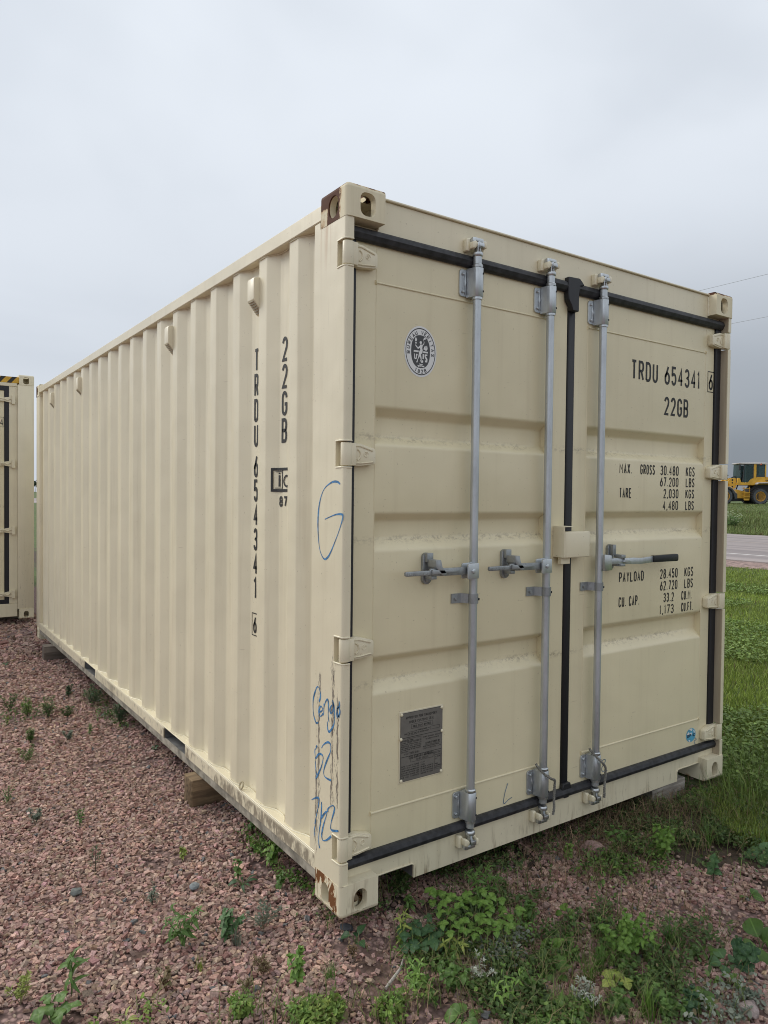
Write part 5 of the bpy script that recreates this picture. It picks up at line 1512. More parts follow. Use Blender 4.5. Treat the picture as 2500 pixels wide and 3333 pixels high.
for (cx, cy, rx, ry, n, kd) in MATS:
    n = int(n * 1.6)
    r = np.sqrt(rng.random(n)) * (1 + .25 * rng.normal(size=n)); a = rng.uniform(0, 2 * PI, n)
    px = cx + r * rx * np.cos(a); py = cy + r * ry * np.sin(a)
    keep = vnoise(px * 1.0 + 3, py + 7, 14, 40) > .40
    xs.append(px[keep]); ys.append(py[keep]); cs.append(gcol(keep.sum(), *PAL[kd], .04))
x = np.concatenate(xs); y = np.concatenate(ys); c = np.concatenate(cs); n = len(x)
leafbits(x, y, GZ + rng.uniform(.004, .045, n), rng.uniform(.008, .019, n), c, 'weed_cover', LEAFB, 'mats of tiny mixed weeds creeping over the gravel', 'weeds', 1.0)
# wiry grass through the mats
xs, ys = [], []
for (cx, cy, rx, ry, n, kd) in MATS:
    n = int(n * .14)
    xs.append(cx + rng.normal(0, rx * .6, n)); ys.append(cy + rng.normal(0, ry * .6, n))
x = np.concatenate(xs); y = np.concatenate(ys); n = len(x)
blades(x, y, np.full(n, GZ - .005), rng.uniform(.03, .13, n) , np.full(n, .0026), rng.uniform(.3, 1.15, n), gcol(n, (.08, .125, .03), (.19, .235, .075), .30), 'wiry_grass', GRASS, 'thin wiry grass growing through the weed mats', 'grass')
# long grass round the right corner casting
n = 1500
x = rng.normal(2.62, .28, n); y = rng.normal(-.10, .22, n); k = ~((x < 2.46) & (y > -.03)); x, y = x[k], y[k]; n = len(x)
blades(x, y, np.full(n, GZ - .005), rng.uniform(.08, .20, n), np.full(n, .0038), rng.uniform(.3, .95, n), gcol(n, (.085, .14, .025), (.17, .24, .055), .08), 'long_grass', GRASS, 'long uncut grass by the right bottom corner casting', 'grass')
# dead stalks lying in the dirt
n = 2600
x = np.concatenate([rng.normal(1.72, .34, n // 2), rng.normal(1.5, .5, n // 4), rng.uniform(-.2, 1.3, n - n // 2 - n // 4)]); y = np.concatenate([rng.normal(.02, .13, n // 2), rng.normal(-.05, .2, n // 4), rng.normal(-.42, .28, n - n // 2 - n // 4)])
c = np.array([.17, .115, .07]) * np.exp(rng.normal(0, .4, (n, 1)))
blades(x, y, GZ + rng.uniform(.0, .018, n), rng.uniform(.03, .12, n), np.full(n, .0022), rng.uniform(.93, 1.3, n), c, 'dead_stalks', GRASS, 'dead brown stalks lying on the bare soil under the door sill', 'dry grass')
# tall verge across the road
x, y = wedge(110000, 30.4, 80, .10, .85, 1.25)
n = len(x); pt_ = vnoise(x, y, .35, 51)
h = (rng.uniform(.10, .26, n) + .30 * sstep(.62, .9, pt_) * (x < 48)) * np.where(x > 52, .55, 1.0)
c = gcol(n, (.115, .155, .045), (.21, .25, .09), .06) * (.75 + .5 * vnoise(x, y, .22, 52))[:, None]
blades(x, y, hgt(x, y) - .02, h, rng.uniform(.02, .05, n), rng.uniform(.1, .6, n), c, 'verge_grass', GRASS, 'rough green grass on the bank across the road', 'grass')

# ==================================================================== WEEDS (each plant a thing)
def leaf_material(name, a, b_, trans=.22):
    m, nt, b = new_mat(name)
    oi = nd(nt, 'ShaderNodeObjectInfo').outputs['Random']
    P = nd(nt, 'ShaderNodeTexCoord').outputs['Generated']
    c = mixc(nt, oi, a, b_)
    c = mixc(nt, mth(nt, 'MULTIPLY', ss(nt, noise(nt, P, 6, 3.0), .4, .75), .35), c, [v * .6 for v in a])
    gy_ = nd(nt, 'ShaderNodeSeparateXYZ', {0: P}).outputs[1]
    rib = ss(nt, mth(nt, 'ABSOLUTE', mth(nt, 'SUBTRACT', gy_, .5)), .05, .015)
    c = mixc(nt, mth(nt, 'MULTIPLY', rib, .35), c, [min(1, v * 1.9) for v in b_])
    nt.links.new(c, b.inputs['Base Color']); b.inputs['Roughness'].default_value = .5
    b.inputs['Specular IOR Level'].default_value = .35
    tr = nd(nt, 'ShaderNodeBsdfTranslucent', {'Color': c})
    mxs = nd(nt, 'ShaderNodeMixShader', {0: trans, 1: b.outputs[0], 2: tr.outputs[0]})
    nt.links.new(mxs.outputs[0], nt.nodes['Material Output'].inputs['Surface'])
    return m
LM = {'mid': leaf_material('leaf_mid', (0.069, 0.138, 0.027), (0.119, 0.206, 0.048)), 'bright': leaf_material('leaf_bright', (0.106, 0.206, 0.033), (0.188, 0.306, 0.062)),
      'dark': leaf_material('leaf_dark', (0.033, 0.081, 0.033), (0.069, 0.138, 0.053)), 'grey': leaf_material('leaf_grey', (0.138, 0.175, 0.125), (0.225, 0.263, 0.200)),
      'yellow': leaf_material('leaf_yellow', (0.200, 0.263, 0.050), (0.325, 0.362, 0.088)), 'blue': leaf_material('leaf_bluegreen', (.065, .135, .050), (.11, .20, .075)), 'silver': leaf_material('leaf_silver', (0.375, 0.400, 0.325), (0.525, 0.550, 0.450)),
      'red': leaf_material('leaf_reddish', (0.138, 0.125, 0.056), (0.213, 0.138, 0.075)), 'dry': leaf_material('leaf_dry', (0.250, 0.188, 0.100), (0.400, 0.312, 0.175))}
STEM = {'green': simple('stem_green', (.08, .12, .035), .6), 'red': simple('stem_red', (.12, .06, .035), .6), 'dry': simple('stem_dry', (.20, .16, .10), .7), 'dark': simple('stem_dark', (.05, .05, .03), .7)}
WID = {'oval': [.04, .30, .40, .36, .22, .02], 'lance': [.03, .11, .15, .13, .08, .01], 'round': [.05, .40, .52, .50, .34, .05], 'thin': [.02, .045, .05, .045, .03, .005],
       'tooth': [.04, .26, .42, .33, .24, .02]}
LEAFMESH = {}
def leaf_shape(kind, mat):
    key = (kind, mat)
    if key in LEAFMESH: return LEAFMESH[key]
    ms = []
    rr = random.Random(kind + mat)
    for v in range(2):
        W_ = WID[kind]; n = len(W_) - 1
        if kind in ('tooth',):
            W_ = [W_[0]] + [x for w in W_[1:-1] for x in (w, w * .78)] + [W_[-1]]; n = len(W_) - 1
        bend = rr.uniform(.10, .34); fold = rr.uniform(.10, .22)
        rows = []
        for i, w in enumerate(W_):
            t = i / n; z = .12 * math.sin(t * PI) - bend * t * t
            rows.append([(t, -w, z + fold * w), (t, -w * .5, z + fold * w * .35 + .01), (t, 0, z), (t, w * .5, z + fold * w * .35 + .01), (t, w, z + fold * w)])
        mb = MB(); mb.sheet(rows)
        me = bpy.data.meshes.new('leaf'); me.from_pydata(mb.v, [], mb.f)
        me.polygons.foreach_set('use_smooth', [True] * len(me.polygons)); me.materials.append(LM[mat]); ms.append(me)
    LEAFMESH[key] = ms
    return ms
class Plant:
    def __init__(s, name, x, y, label, cat='weed', group=None, z=None):
        s.r = empty(name, (x, y, (H(x, y) if z is None else z)))
        tag(s.r, label, cat, group)
        s.rr = random.Random(label); s.st = MB(); s.fo = MB(); s.fm = None
    def stem(s, pts, r0, r1):
        n = len(pts); s.st.tube(pts, [r0 + (r1 - r0) * i / (n - 1) for i in range(n)], 5)
    def leaf(s, p, az, pitch, size, kind, mat, roll=0.0):
        if size < .017:
            me = leaf_shape(kind, mat)[s.rr.randrange(2)]
            Mx = Matrix.Translation(p) @ Matrix.Rotation(az, 4, 'Z') @ Matrix.Rotation(-pitch, 4, 'Y') @ Matrix.Rotation(roll, 4, 'X') @ Matrix.Scale(size, 4)
            s.fo.add([Mx @ v.co for v in me.vertices], [tuple(f.vertices) for f in me.polygons]); s.fm = LM[mat]
            return
        o = link('leaf', leaf_shape(kind, mat)[s.rr.randrange(2)], s.r)
        o.location = p; o.rotation_mode = 'ZYX'; o.rotation_euler = (roll, -pitch, az)
        o.scale = (size, size * s.rr.uniform(.85, 1.15), size)
    def done(s, stem='green'):
        if s.st.v: s.st.build('stem', STEM[stem], s.r, 0, 1, 60)
        if s.fo.v:
            f = s.fo.build('foliage', s.fm, s.r, 0, 1, 0, normals=False); f['kind'] = 'stuff'
        return s.r
def rosette(x, y, size, n, kind, mat, label, pitch=(20, 60), name='rosette_weed', stem='green'):
    p = Plant(name, x, y, label)
    for i in range(n):
        az = i * 2.4 + p.rr.uniform(-.3, .3); pi_ = R_(p.rr.uniform(*pitch)); s = size * p.rr.uniform(.65, 1.05)
        L = s * .35; q = Vector((math.cos(az) * math.cos(pi_), math.sin(az) * math.cos(pi_), math.sin(pi_))) * L
        p.stem([(0, 0, -.01), tuple(q * .5 + Vector((0, 0, .004))), tuple(q)], .0018, .0012)
        p.leaf(tuple(q), az, pi_ - R_(12), s * .72, kind, mat, p.rr.uniform(-.3, .3))
    return p.done(stem)
def herb(x, y, h, stems, per, size, kind, mat, label, spread=.3, name='leafy_weed', stem='green', up=35, tops=True):
    p = Plant(name, x, y, label)
    for k in range(stems):
        az = k * 2.4 + p.rr.uniform(0, 1); ln = p.rr.uniform(.1, 1.0) * spread * (0 if stems == 1 and spread < .2 else 1); hh = h * p.rr.uniform(.7, 1.0)
        tip = Vector((math.cos(az) * ln * h, math.sin(az) * ln * h, hh)); mid = tip * .5 + Vector((-tip.x * .15, -tip.y * .15, hh * .06))
        P_ = lambda t: (mid * (2 * t * (1 - t)) + tip * t * t)
        p.stem([tuple(P_(t / 5) + Vector((0, 0, -.01 if t == 0 else 0))) for t in range(6)], .0022 * (.6 + h * 4), .0009)
        for i in range(per):
            t = .22 + .78 * (i + .5) / per
            a = i * 2.4 + p.rr.uniform(-.4, .4) + k; q = P_(t)
            p.leaf(tuple(q), a, R_(up + p.rr.uniform(-22, 22) + 25 * (t - .5)), size * p.rr.uniform(.65, 1.1) * (1.15 - .45 * abs(t - .5)), kind, mat, p.rr.uniform(-.4, .4))
        if tops:
            for j in range(4): p.leaf(tuple(tip), j * 1.6 + k, R_(55 + p.rr.uniform(-15, 15)), size * .6, kind, mat)
    return p.done(stem)
def trifoliate(x, y, r, h, n, size, mat, label, kind='round', name='strawberry_plant'):
    p = Plant(name, x, y, label)
    for k in range(n):
        az = k * 2.4; d = r * math.sqrt((k + .5) / n) * p.rr.uniform(.8, 1.1); hh = h * p.rr.uniform(.55, 1.0)
        q = Vector((math.cos(az) * d, math.sin(az) * d, hh))
        p.stem([(q.x * .15, q.y * .15, -.01), (q.x * .5, q.y * .5, hh * .75), tuple(q)], .0014, .0010)
        b0 = p.rr.uniform(0, 2 * PI); s = size * p.rr.uniform(.7, 1.1)
        for j in range(3):
            p.leaf(tuple(q), b0 + j * 2 * PI / 3 + p.rr.uniform(-.15, .15), R_(p.rr.uniform(2, 28)), s, kind, mat, p.rr.uniform(-.25, .25))
    return p.done()
def tuft(x, y, h, n, mat, label, w=.0035, spread=.7, name='grass_tuft'):
    p = Plant(name, x, y, label, 'grass tuft')
    mb = MB()
    for k in range(n):
        az = p.rr.uniform(0, 2 * PI); ln = p.rr.uniform(.1, spread); hh = h * p.rr.uniform(.55, 1.0)
        bx_, by_ = p.rr.gauss(0, .008), p.rr.gauss(0, .008); dx, dy = math.cos(az), math.sin(az)
        rows = []
        for i in range(5):
            t = i / 4; rad = ln * hh * t * t; z = hh * t * (1 - .28 * ln * t) ; ww = w * (1 - t) * .5 + .0002
            rows.append([(bx_ + dx * rad - dy * ww, by_ + dy * rad + dx * ww, z - .005), (bx_ + dx * rad + dy * ww, by_ + dy * rad - dx * ww, z - .005)])
        mb.sheet(rows)
    f = mb.build('blades', LM[mat], p.r, 0, 1, 0, normals=False); f['kind'] = 'stuff'
    return p.r
def feathery(x, y, h, stems, mat, label, dens=34, stem='dark', name='feathery_weed', spread=.5, ls=.014):
    p = Plant(name, x, y, label)
    for k in range(stems):
        az = k * 2.4 + p.rr.uniform(0, 1); ln = p.rr.uniform(.1, 1) * spread
        tip = Vector((math.cos(az) * ln * h, math.sin(az) * ln * h, h * p.rr.uniform(.65, 1)))
        p.stem([(0, 0, -.01), tuple(tip * .5 + Vector((0, 0, .006))), tuple(tip)], .0018, .0008)
        for i in range(dens):
            t = p.rr.uniform(.12, 1); a = p.rr.uniform(0, 2 * PI); q = tip * t; L = h * .20 * (1.15 - t)
            e = q + Vector((math.cos(a) * L, math.sin(a) * L, L * .5))
            p.stem([tuple(q), tuple(e)], .0007, .0005)
            for j in range(3):
                p.leaf(tuple(q.lerp(e, .4 + .3 * j)), a + p.rr.uniform(-1.2, 1.2), R_(p.rr.uniform(0, 60)), ls, 'lance', mat)
    return p.done(stem)

# on the gravel beside the long side, far to near
feathery(-.565, 3.62, .13, 4, 'mid', 'low spindly green weed furthest out on the gravel in the left patch')
feathery(-.48, 3.41, .13, 5, 'bright', 'bright feathery weed in the middle of the patch of three on the left gravel')
feathery(-.37, 3.29, .15, 5, 'mid', 'tallest feathery weed of the patch of three on the left gravel')
feathery(-.258, 3.22, .10, 4, 'mid', 'small feathery weed between the patch of three and the container')
herb(-.63, 3.26, .06, 4, 6, .02, 'lance', 'yellow', 'flat yellowish weed at the left edge of the gravel')
feathery(-.04, 3.45, .15, 6, 'dark', 'dark bushy weed in the shade midway along the side rail', spread=.7)
feathery(-.141, 3.78, .10, 4, 'dark', 'small dark weed just beyond the bushy weed in the shade of the rail')
feathery(.014, 2.90, .15, 7, 'dark', 'dense dark weed touching the side rail between the two fork pockets', spread=.8)
herb(-.213, 2.77, .067, 4, 7, .022, 'lance', 'mid', 'small round green weed alone in open gravel near the side rail')
feathery(-.554, 2.82, .08, 4, 'mid', 'small thin weed in the left gravel below the patch of three')
feathery(-.35, 2.73, .067, 3, 'grey', 'greyish wisp of a weed in mid gravel')
feathery(-.626, 2.45, .11, 3, 'mid', 'upright thin weed with dry tip standing in the left gravel', stem='dry')
herb(-.555, 1.454, .065, 3, 8, .024, 'lance', 'mid', 'small upright green weed in the gravel level with the timber block')
herb(-.80, 1.90, .085, 5, 7, .02, 'lance', 'mid', 'pale mixed weed cut by the left edge of the picture')
feathery(-.727, 1.58, .07, 3, 'grey', 'thin grey weed between the picture edge and the small upright weed')
rosette(.06, 2.28, .04, 5, 'oval', 'dark', 'tiny dark rosette beside the rail near the fork pocket')
rosette(-.385, 5.19, .05, 5, 'oval', 'dark', 'tiny dark rosette far back on the gravel before the far block')
tuft(-.235, 5.50, .26, 5, 'dry', 'thin dry upright stalk standing near the far timber block', .003, .35, 'dry_stalk')
feathery(-.595, .98, .155, 1, 'dark', 'tall dark feathery weed with one stem in the open gravel', 22, spread=.1, ls=.012)
herb(-.263, .867, .045, 3, 6, .02, 'oval', 'yellow', 'small yellow-green seedling in the gravel below the timber block')
rosette(-.133, .534, .075, 8, 'lance', 'dark', 'dark rosette under a sprig beside the bottom rail', (10, 35))
herb(-.134, .575, .085, 2, 7, .022, 'oval', 'mid', 'upright sprig growing out of the dark rosette by the rail', .2)
feathery(-.475, .603, .06, 3, 'grey', 'sparse grey sprig lying in the gravel beside the tiny white stone', 12)
herb(-.466, .28, .115, 6, 8, .040, 'lance', 'mid', 'leafy weed with broad lance leaves left of the corner casting', .75, up=20)
herb(-.325, .225, .105, 5, 9, .030, 'oval', 'blue', 'blue-green bushy weed close by the corner casting', .6)
tuft(-.305, .19, .09, 40, 'grey', 'fine grey-green tuft at the foot of the blue-green bushy weed', .0022, .8)
feathery(-.189, .225, .10, 5, 'grey', 'grey sprawling herb in front of the rusty corner', 18, 'dry', spread=1.1)
herb(-.838, .236, .16, 1, 13, .062, 'lance', 'mid', 'single upright weed with a crown of long lance leaves at the lower left', .05, 'horseweed', up=38)
trifoliate(-.907, .133, .055, .06, 7, .030, 'mid', 'round-leaved weed at the bottom left below the upright weed', 'round', 'leafy_weed')
feathery(-.976, .289, .085, 4, 'yellow', 'dry yellowish weed at the lower left edge of the picture', 18, 'dry')
herb(-.591, .085, .075, 3, 8, .020, 'oval', 'red', 'reddish little weed in the lower gravel with small leaves', .5, stem='red')
tuft(-.462, .129, .055, 22, 'yellow', 'small pale grass tuft beside a cream stone', .0028, .6)
feathery(-.30, -.01, .065, 4, 'red', 'low reddish twiggy weed in front of the corner', 14, 'red')
herb(-.234, -.128, .13, 3, 11, .026, 'oval', 'bright', 'upright bright green weed with small oval leaves below the corner', .25)
herb(-.435, -.152, .05, 7, 6, .024, 'lance', 'bright', 'bright green tufty mat at the bottom edge, the left one', .9)
herb(-.31, -.267, .055, 8, 6, .024, 'lance', 'bright', 'bright green tufty mat at the bottom edge below the corner', .9)
feathery(-.382, -.06, .04, 3, 'red', 'tiny brownish weed in bare soil by the bright mat', 10, 'red')
herb(.03, .596, .11, 6, 9, .028, 'oval', 'bright', 'bright broad-leaved weed peeping from under the bottom rail', .6)
herb(.10, .95, .075, 4, 6, .03, 'oval', 'mid', 'green weed under the rail beside the timber block', .6)
herb(-.021, .427, .05, 3, 6, .022, 'oval', 'mid', 'small green weed next to the corner casting under the rail', .5)
rosette(-.738, .014, .05, 6, 'lance', 'yellow', 'yellowing grass-like rosette at the bottom edge left of centre', (20, 60))
# in front of the doors
rosette(.047, -.032, .075, 4, 'oval', 'dark', 'dark two-leaved seedling in the gravel below the corner casting', (20, 50))
feathery(-.009, -.101, .05, 3, 'red', 'small dull weed just under the dark two-leaved seedling', 10)
tuft(-.133, -.154, .075, 46, 'mid', 'spiky grass tuft on the open gravel below the corner', .0026, .9)
herb(.318, .02, .05, 4, 6, .03, 'lance', 'mid', 'low star-shaped weed in the shade of the fork notch', .5, up=15)
trifoliate(.42, -.037, .05, .07, 7, .024, 'bright', 'three-leaved weed standing alone below the fork notch')
trifoliate(.43, -.235, .15, .095, 62, .0215, 'bright', 'large clump of strawberry-like leaves in the middle of the weeds', 'round')
trifoliate(.207, -.209, .09, .07, 18, .027, 'dark', 'low dark strawberry-like plant beside the yellow-green herb', 'round')
herb(.165, -.165, .12, 2, 12, .032, 'lance', 'yellow', 'yellow-green herb with narrow leaves rising by the dark strawberry plant', .3, up=15)
herb(.262, -.30, .075, 3, 7, .036, 'lance', 'yellow', 'pale yellow-green herb between the strawberry plants', .6, up=20)
herb(.075, -.342, .07, 5, 7, .034, 'lance', 'bright', 'spreading lance-leaved herb at the left edge of the weed bed', .9, up=15)
herb(.158, -.429, .09, 5, 9, .024, 'oval', 'mid', 'leafy clump with tiny yellow flower below the spreading herb', .6)
rosette(.103, -.545, .075, 8, 'oval', 'mid', 'broad plantain rosette at the bottom middle of the picture', (20, 55), 'plantain')
herb(.573, -.128, .14, 7, 9, .036, 'lance', 'mid', 'thicket of narrow-leaved weeds behind the strawberry clump', .6, up=20)
trifoliate(.349, -.314, .02, .035, 3, .030, 'bright', 'little three-leaved seedling at the foot of the strawberry clump')
herb(.648, -.287, .07, 4, 7, .027, 'oval', 'mid', 'upright broad-leaved sprig right of the strawberry clump', .3)
herb(-.046, -.403, .05, 7, 6, .022, 'lance', 'bright', 'bright low mat plant beside the rounded brown stone', .9)
herb(-.235, -.304, .05, 7, 6, .024, 'lance', 'yellow', 'yellow-green low mat in the bottom edge near the brown stone', .9)
feathery(.424, -.373, .05, 6, 'grey', 'silvery creeping herb below the strawberry clump', 14, 'dry', spread=1.2)
herb(.244, -.577, .10, 4, 9, .028, 'lance', 'bright', 'strip of bright herb running to the bottom edge', .8)
herb(.34, -.559, .06, 4, 7, .024, 'oval', 'mid', 'small bushy weed right of the bright herb strip', .6)
feathery(.26, -.434, .075, 5, 'silver', 'silver dry herb between dead brown stalks', 14, 'dry', spread=.9)
tuft(.225, -.40, .11, 26, 'red', 'reddish brown dead stalks sticking up in the weed bed', .0024, .9, 'dry_stalk')
rosette(.778, -.344, .060, 4, 'oval', 'bright', 'two broad bright leaves on the edge of the gravel', (25, 55))
rosette(.558, -.471, .075, 6, 'oval', 'bright', 'plantain with one yellow-edged leaf in the weed bed', (45, 75), 'plantain')
rosette(.611, -.497, .070, 5, 'oval', 'mid', 'plantain with upright folded leaf right of the yellow-edged one', (45, 75), 'plantain')
rosette(.485, -.551, .070, 6, 'oval', 'mid', 'plantain with dropping oval leaves nearer the bottom edge', (10, 50), 'plantain')
herb(.755, -.63, .15, 13, 15, .0235, 'tooth', 'bright', 'large bright lobed bush in the right half of the weed bed', .7)
tuft(.635, -.616, .11, 60, 'mid', 'fine green grass at the left of the lobed bush', .0028, .9)
tuft(.564, -.631, .10, 50, 'bright', 'fine bright grass below the lobed bush', .0026, .9)
tuft(.963, -.662, .12, 46, 'mid', 'sprawling grass right of the lobed bush', .004, 1.5)
rosette(1.013, -.766, .065, 5, 'round', 'mid', 'pale round-leaved weed beneath the sprawling grass', (10, 40))
rosette(1.02, -.837, .06, 5, 'round', 'blue', 'small round-leaved weed between the grass and the dark leafy clump', (10, 50))
herb(1.036, -.885, .08, 6, 8, .030, 'round', 'dark', 'dark green leafy clump near the right picture edge', .5)
rosette(1.197, -.859, .105, 6, 'round', 'mid', 'big-leaved burdock at the right picture edge', (35, 70), 'burdock')
rosette(.764, -.898, .065, 6, 'round', 'mid', 'light green plantain on gravel near the bottom right', (35, 70), 'plantain')
rosette(.934, -.896, .055, 4, 'oval', 'mid', 'single drooping leaf weed on the pink gravel at the right', (10, 50))
herb(1.495, -.506, .11, 1, 11, .036, 'oval', 'blue', 'upright weed with one big leaf alone on the gravel mound', .05, stem='dark')
rosette(1.487, -.66, .06, 3, 'oval', 'mid', 'small two-leaved seedling on the gravel near the picture edge', (15, 50))
rosette(1.851, -.521, .075, 13, 'oval', 'blue', 'blue-green rosette with rounded leaves at the right picture edge', (20, 60))
rosette(1.982, -.411, .075, 7, 'round', 'bright', 'pale broad leaves behind the blue-green rosette', (30, 60))
herb(1.146, -.039, .05, 4, 6, .025, 'oval', 'bright', 'bright weed under the sill between the locking bars', .5)
herb(1.473, -.286, .14, 8, 9, .026, 'oval', 'bright', 'bright bushy weed on the near edge of the bare soil', .7)
herb(1.382, -.115, .09, 5, 8, .026, 'oval', 'mid', 'bushy weed in the shade below the right door', .6)
rosette(1.655, -.034, .045, 4, 'oval', 'mid', 'small shaded seedling under the right door', (20, 50))
feathery(.445, -.707, .085, 6, 'silver', 'silvery white dry plant at the bottom of the weed bed', 20, 'dry', spread=.7)
trifoliate(.59, -.716, .05, .06, 5, .024, 'yellow', 'yellowing three-leaved weed beside the silvery plant')
tuft(.584, -.839, .13, 26, 'bright', 'broad upright grass blades at the bottom edge', .006, .45)
rosette(.286, -.672, .075, 5, 'oval', 'mid', 'oval-leaved plantain cut by the bottom edge', (20, 60), 'plantain')
rosette(.345, -.712, .09, 6, 'lance', 'mid', 'narrow-leaved plantain at the bottom edge', (20, 60), 'plantain')
herb(.509, -.788, .07, 4, 8, .026, 'oval', 'mid', 'dark bushy weed at the bottom edge below the silvery plant', .7)
herb(.622, -.879, .07, 5, 8, .026, 'oval', 'mid', 'green bushy weed at the bottom edge right of the upright blades', .7)
herb(.693, -.912, .065, 4, 8, .024, 'oval', 'dark', 'low dark weed at the bottom edge under the light plantain', .7)
feathery(.80, -1.0, .045, 5, 'grey', 'grey mossy herb in the bottom right corner', 16, 'dry', spread=1.3)
feathery(.90, -.98, .04, 3, 'grey', 'pale lichen-like herb in the bottom right corner', 16, 'dry', spread=1.3)
tuft(1.75, -.33, .16, 30, 'mid', 'arching grass above the gravel by the right picture edge', .0035, 1.1)
tuft(1.45, -.66, .10, 14, 'dry', 'thin dry grass sprawling over the gravel mound', .002, 1.4)
tuft(2.08, -.12, .13, 36, 'mid', 'grass clump in the dirt before the right corner casting', .0032, .9)
rosette(2.02, -.20, .07, 6, 'oval', 'yellow', 'yellowish weed in the dirt near the lawn edge', (20, 50))

# flowering shrub on the bank
p = Plant('flowering_shrub', 36.3, 19.2, 'white-flowered wild shrub on the grass bank across the road', 'shrub')
for k in range(26):
    az = k * 2.4; d = .55 * math.sqrt((k + .5) / 26); hh = p.rr.uniform(.35, .95) * (1 - .5 * d)
    tip = Vector((math.cos(az) * d, math.sin(az) * d, hh))
    p.stem([(tip.x * .2, tip.y * .2, -.05), tuple(tip * .6), tuple(tip)], .012, .006)
    for j in range(10): p.leaf(tuple(tip * p.rr.uniform(.3, 1)), p.rr.uniform(0, 6.3), R_(p.rr.uniform(0, 60)), .13, 'lance', 'mid')
fl = MB()
for k in range(44):
    az = k * 2.4; d = .55 * math.sqrt((k + .5) / 44); c0 = Vector((math.cos(az) * d, math.sin(az) * d, p.rr.uniform(.4, 1.0) * (1 - .45 * d)))
    fl.lathe([(.015, -.02), (.045, .01), (.035, .025), (.01, .03)], lambda a, b_, h_, c0=c0: (c0.x + a, c0.y + b_, c0.z + h_), 7)
f = fl.build('blossom', simple('cream_blossom', (.36, .41, .24), .7), p.r, 0, 1, 0); f['kind'] = 'stuff'
p.done()

# ==================================================================== WHEEL LOADER across the road
YEL = simple('loader_yellow', (.66, .36, .035), .45, 0, .14, 1.5)
YEL2 = simple('loader_yellow_pale', (.60, .37, .16), .5, 0, .1, 2)
GRYL = simple('loader_dark_grey', (.055, .058, .062), .6)
BLK = simple('loader_black', (.012, .012, .013), .6)
TYR = simple('tyre_rubber', (.030, .031, .033), .85, 0, .3, 4)
TYRS = simple('tyre_sidewall', (.085, .09, .098), .8, 0, .2, 4)
RIMY = simple('rim_yellow', (.50, .25, .03), .5, 0, .2, 6)
WHT = simple('loader_white', (.66, .60, .58), .45)
def glass():
    m, nt, b = new_mat('tinted_glass')
    b.inputs['Base Color'].default_value = (.10, .15, .15, 1); b.inputs['Roughness'].default_value = .05
    b.inputs['Transmission Weight'].default_value = .55; b.inputs['IOR'].default_value = 1.1
    return m
GLS = glass()
LX, LY = 70.00, 36.09
LD = empty('wheel_loader', (LX, LY, H(LX, LY) - .03), math.atan2(.57042, -.82128))
tag(LD, 'yellow wheel loader with white cab roof parked on the grass across the road', 'wheel loader')
XZ = lambda p, q, t: (p, t, q)
def lpart(name, mat, fn, parent=LD, bev=.02):
    mb = MB(); fn(mb); return mb.build(name, mat, parent, bev, 1, 35)
for (wx, wy) in ((0, .95), (0, -.95), (3.49, .95), (3.49, -.95)):
    w = empty('wheel', (wx, wy, .81)); w.parent = LD
    sg = 1 if wy > 0 else -1
    lpart('tyre', TYR, lambda mb: [mb.lathe([(.50, -.26), (.72, -.29), (.79, -.24), (.81, -.1), (.81, .1), (.79, .24), (.72, .29), (.50, .26)], lambda c, s_, h: (c, h, s_), 32),
        [mb.prism([(r0 * math.cos(a), r0 * math.sin(a)) for r0, a in ((.79, k * PI / 12), (.84, k * PI / 12 + .03), (.84, k * PI / 12 + .12), (.79, k * PI / 12 + .15))], lambda p_, q_, t: (p_, t, q_), -.27, .27) for k in range(24)]], w, 0)
    lpart('sidewall', TYRS, lambda mb: mb.lathe([(.47, .24), (.52, .297), (.70, .300), (.74, .27)], lambda c, s_, h: (c, h * sg, s_), 32), w, 0)
    lpart('rim', RIMY, lambda mb: [mb.lathe([(.49, .27), (.47, .31), (.42, .29), (.36, .16), (.20, .15), (.18, .24), (.10, .27), (.02, .27)], lambda c, s_, h: (c, h * sg, s_), 28),
        [mb.cyl((.27 * math.cos(a), .14 * sg, .27 * math.sin(a)), (.27 * math.cos(a), .19 * sg, .27 * math.sin(a)), .025, n=6) for a in [k * PI / 6 for k in range(12)]]], w, 0)
lpart('rear_frame', YEL, lambda mb: [mb.prism([(-2.2, .75), (-2.2, 1.25), (.9, 1.25), (2.0, 1.45), (2.15, 1.0), (1.4, .62), (-.8, .62)], XZ, -.55, .55), mb.prism([(1.15, .62), (1.62, 1.38), (2.1, 1.5), (2.45, 1.3), (2.45, .8), (2.0, .62)], XZ, -.50, .62)])
lpart('axle_housing', BLK, lambda mb: [mb.cyl((0, -.9, .81), (0, .9, .81), .22), mb.cyl((3.49, -.9, .81), (3.49, .9, .81), .22), mb.box(-.9, 3.2, -.45, .45, .35, .64)])
lpart('front_frame', YEL, lambda mb: [mb.prism([(2.15, 1.6), (2.12, 2.55), (2.3, 2.62), (2.72, 2.55), (2.95, 2.3), (2.7, 1.62)], XZ, .30, .62), mb.prism([(2.15, 1.6), (2.12, 2.55), (2.3, 2.62), (2.72, 2.55), (2.95, 2.3), (2.7, 1.62)], XZ, -.62, -.30),
                                   mb.prism([(2.2, .8), (2.2, 1.6), (3.9, 1.5), (4.1, .9)], XZ, -.45, .45)])
lpart('frame_hole', BLK, lambda mb: [mb.cyl((2.5, .60, z), (2.5, .625, z), r) for z, r in ((2.41, .10), (2.14, .09), (1.75, .10))])
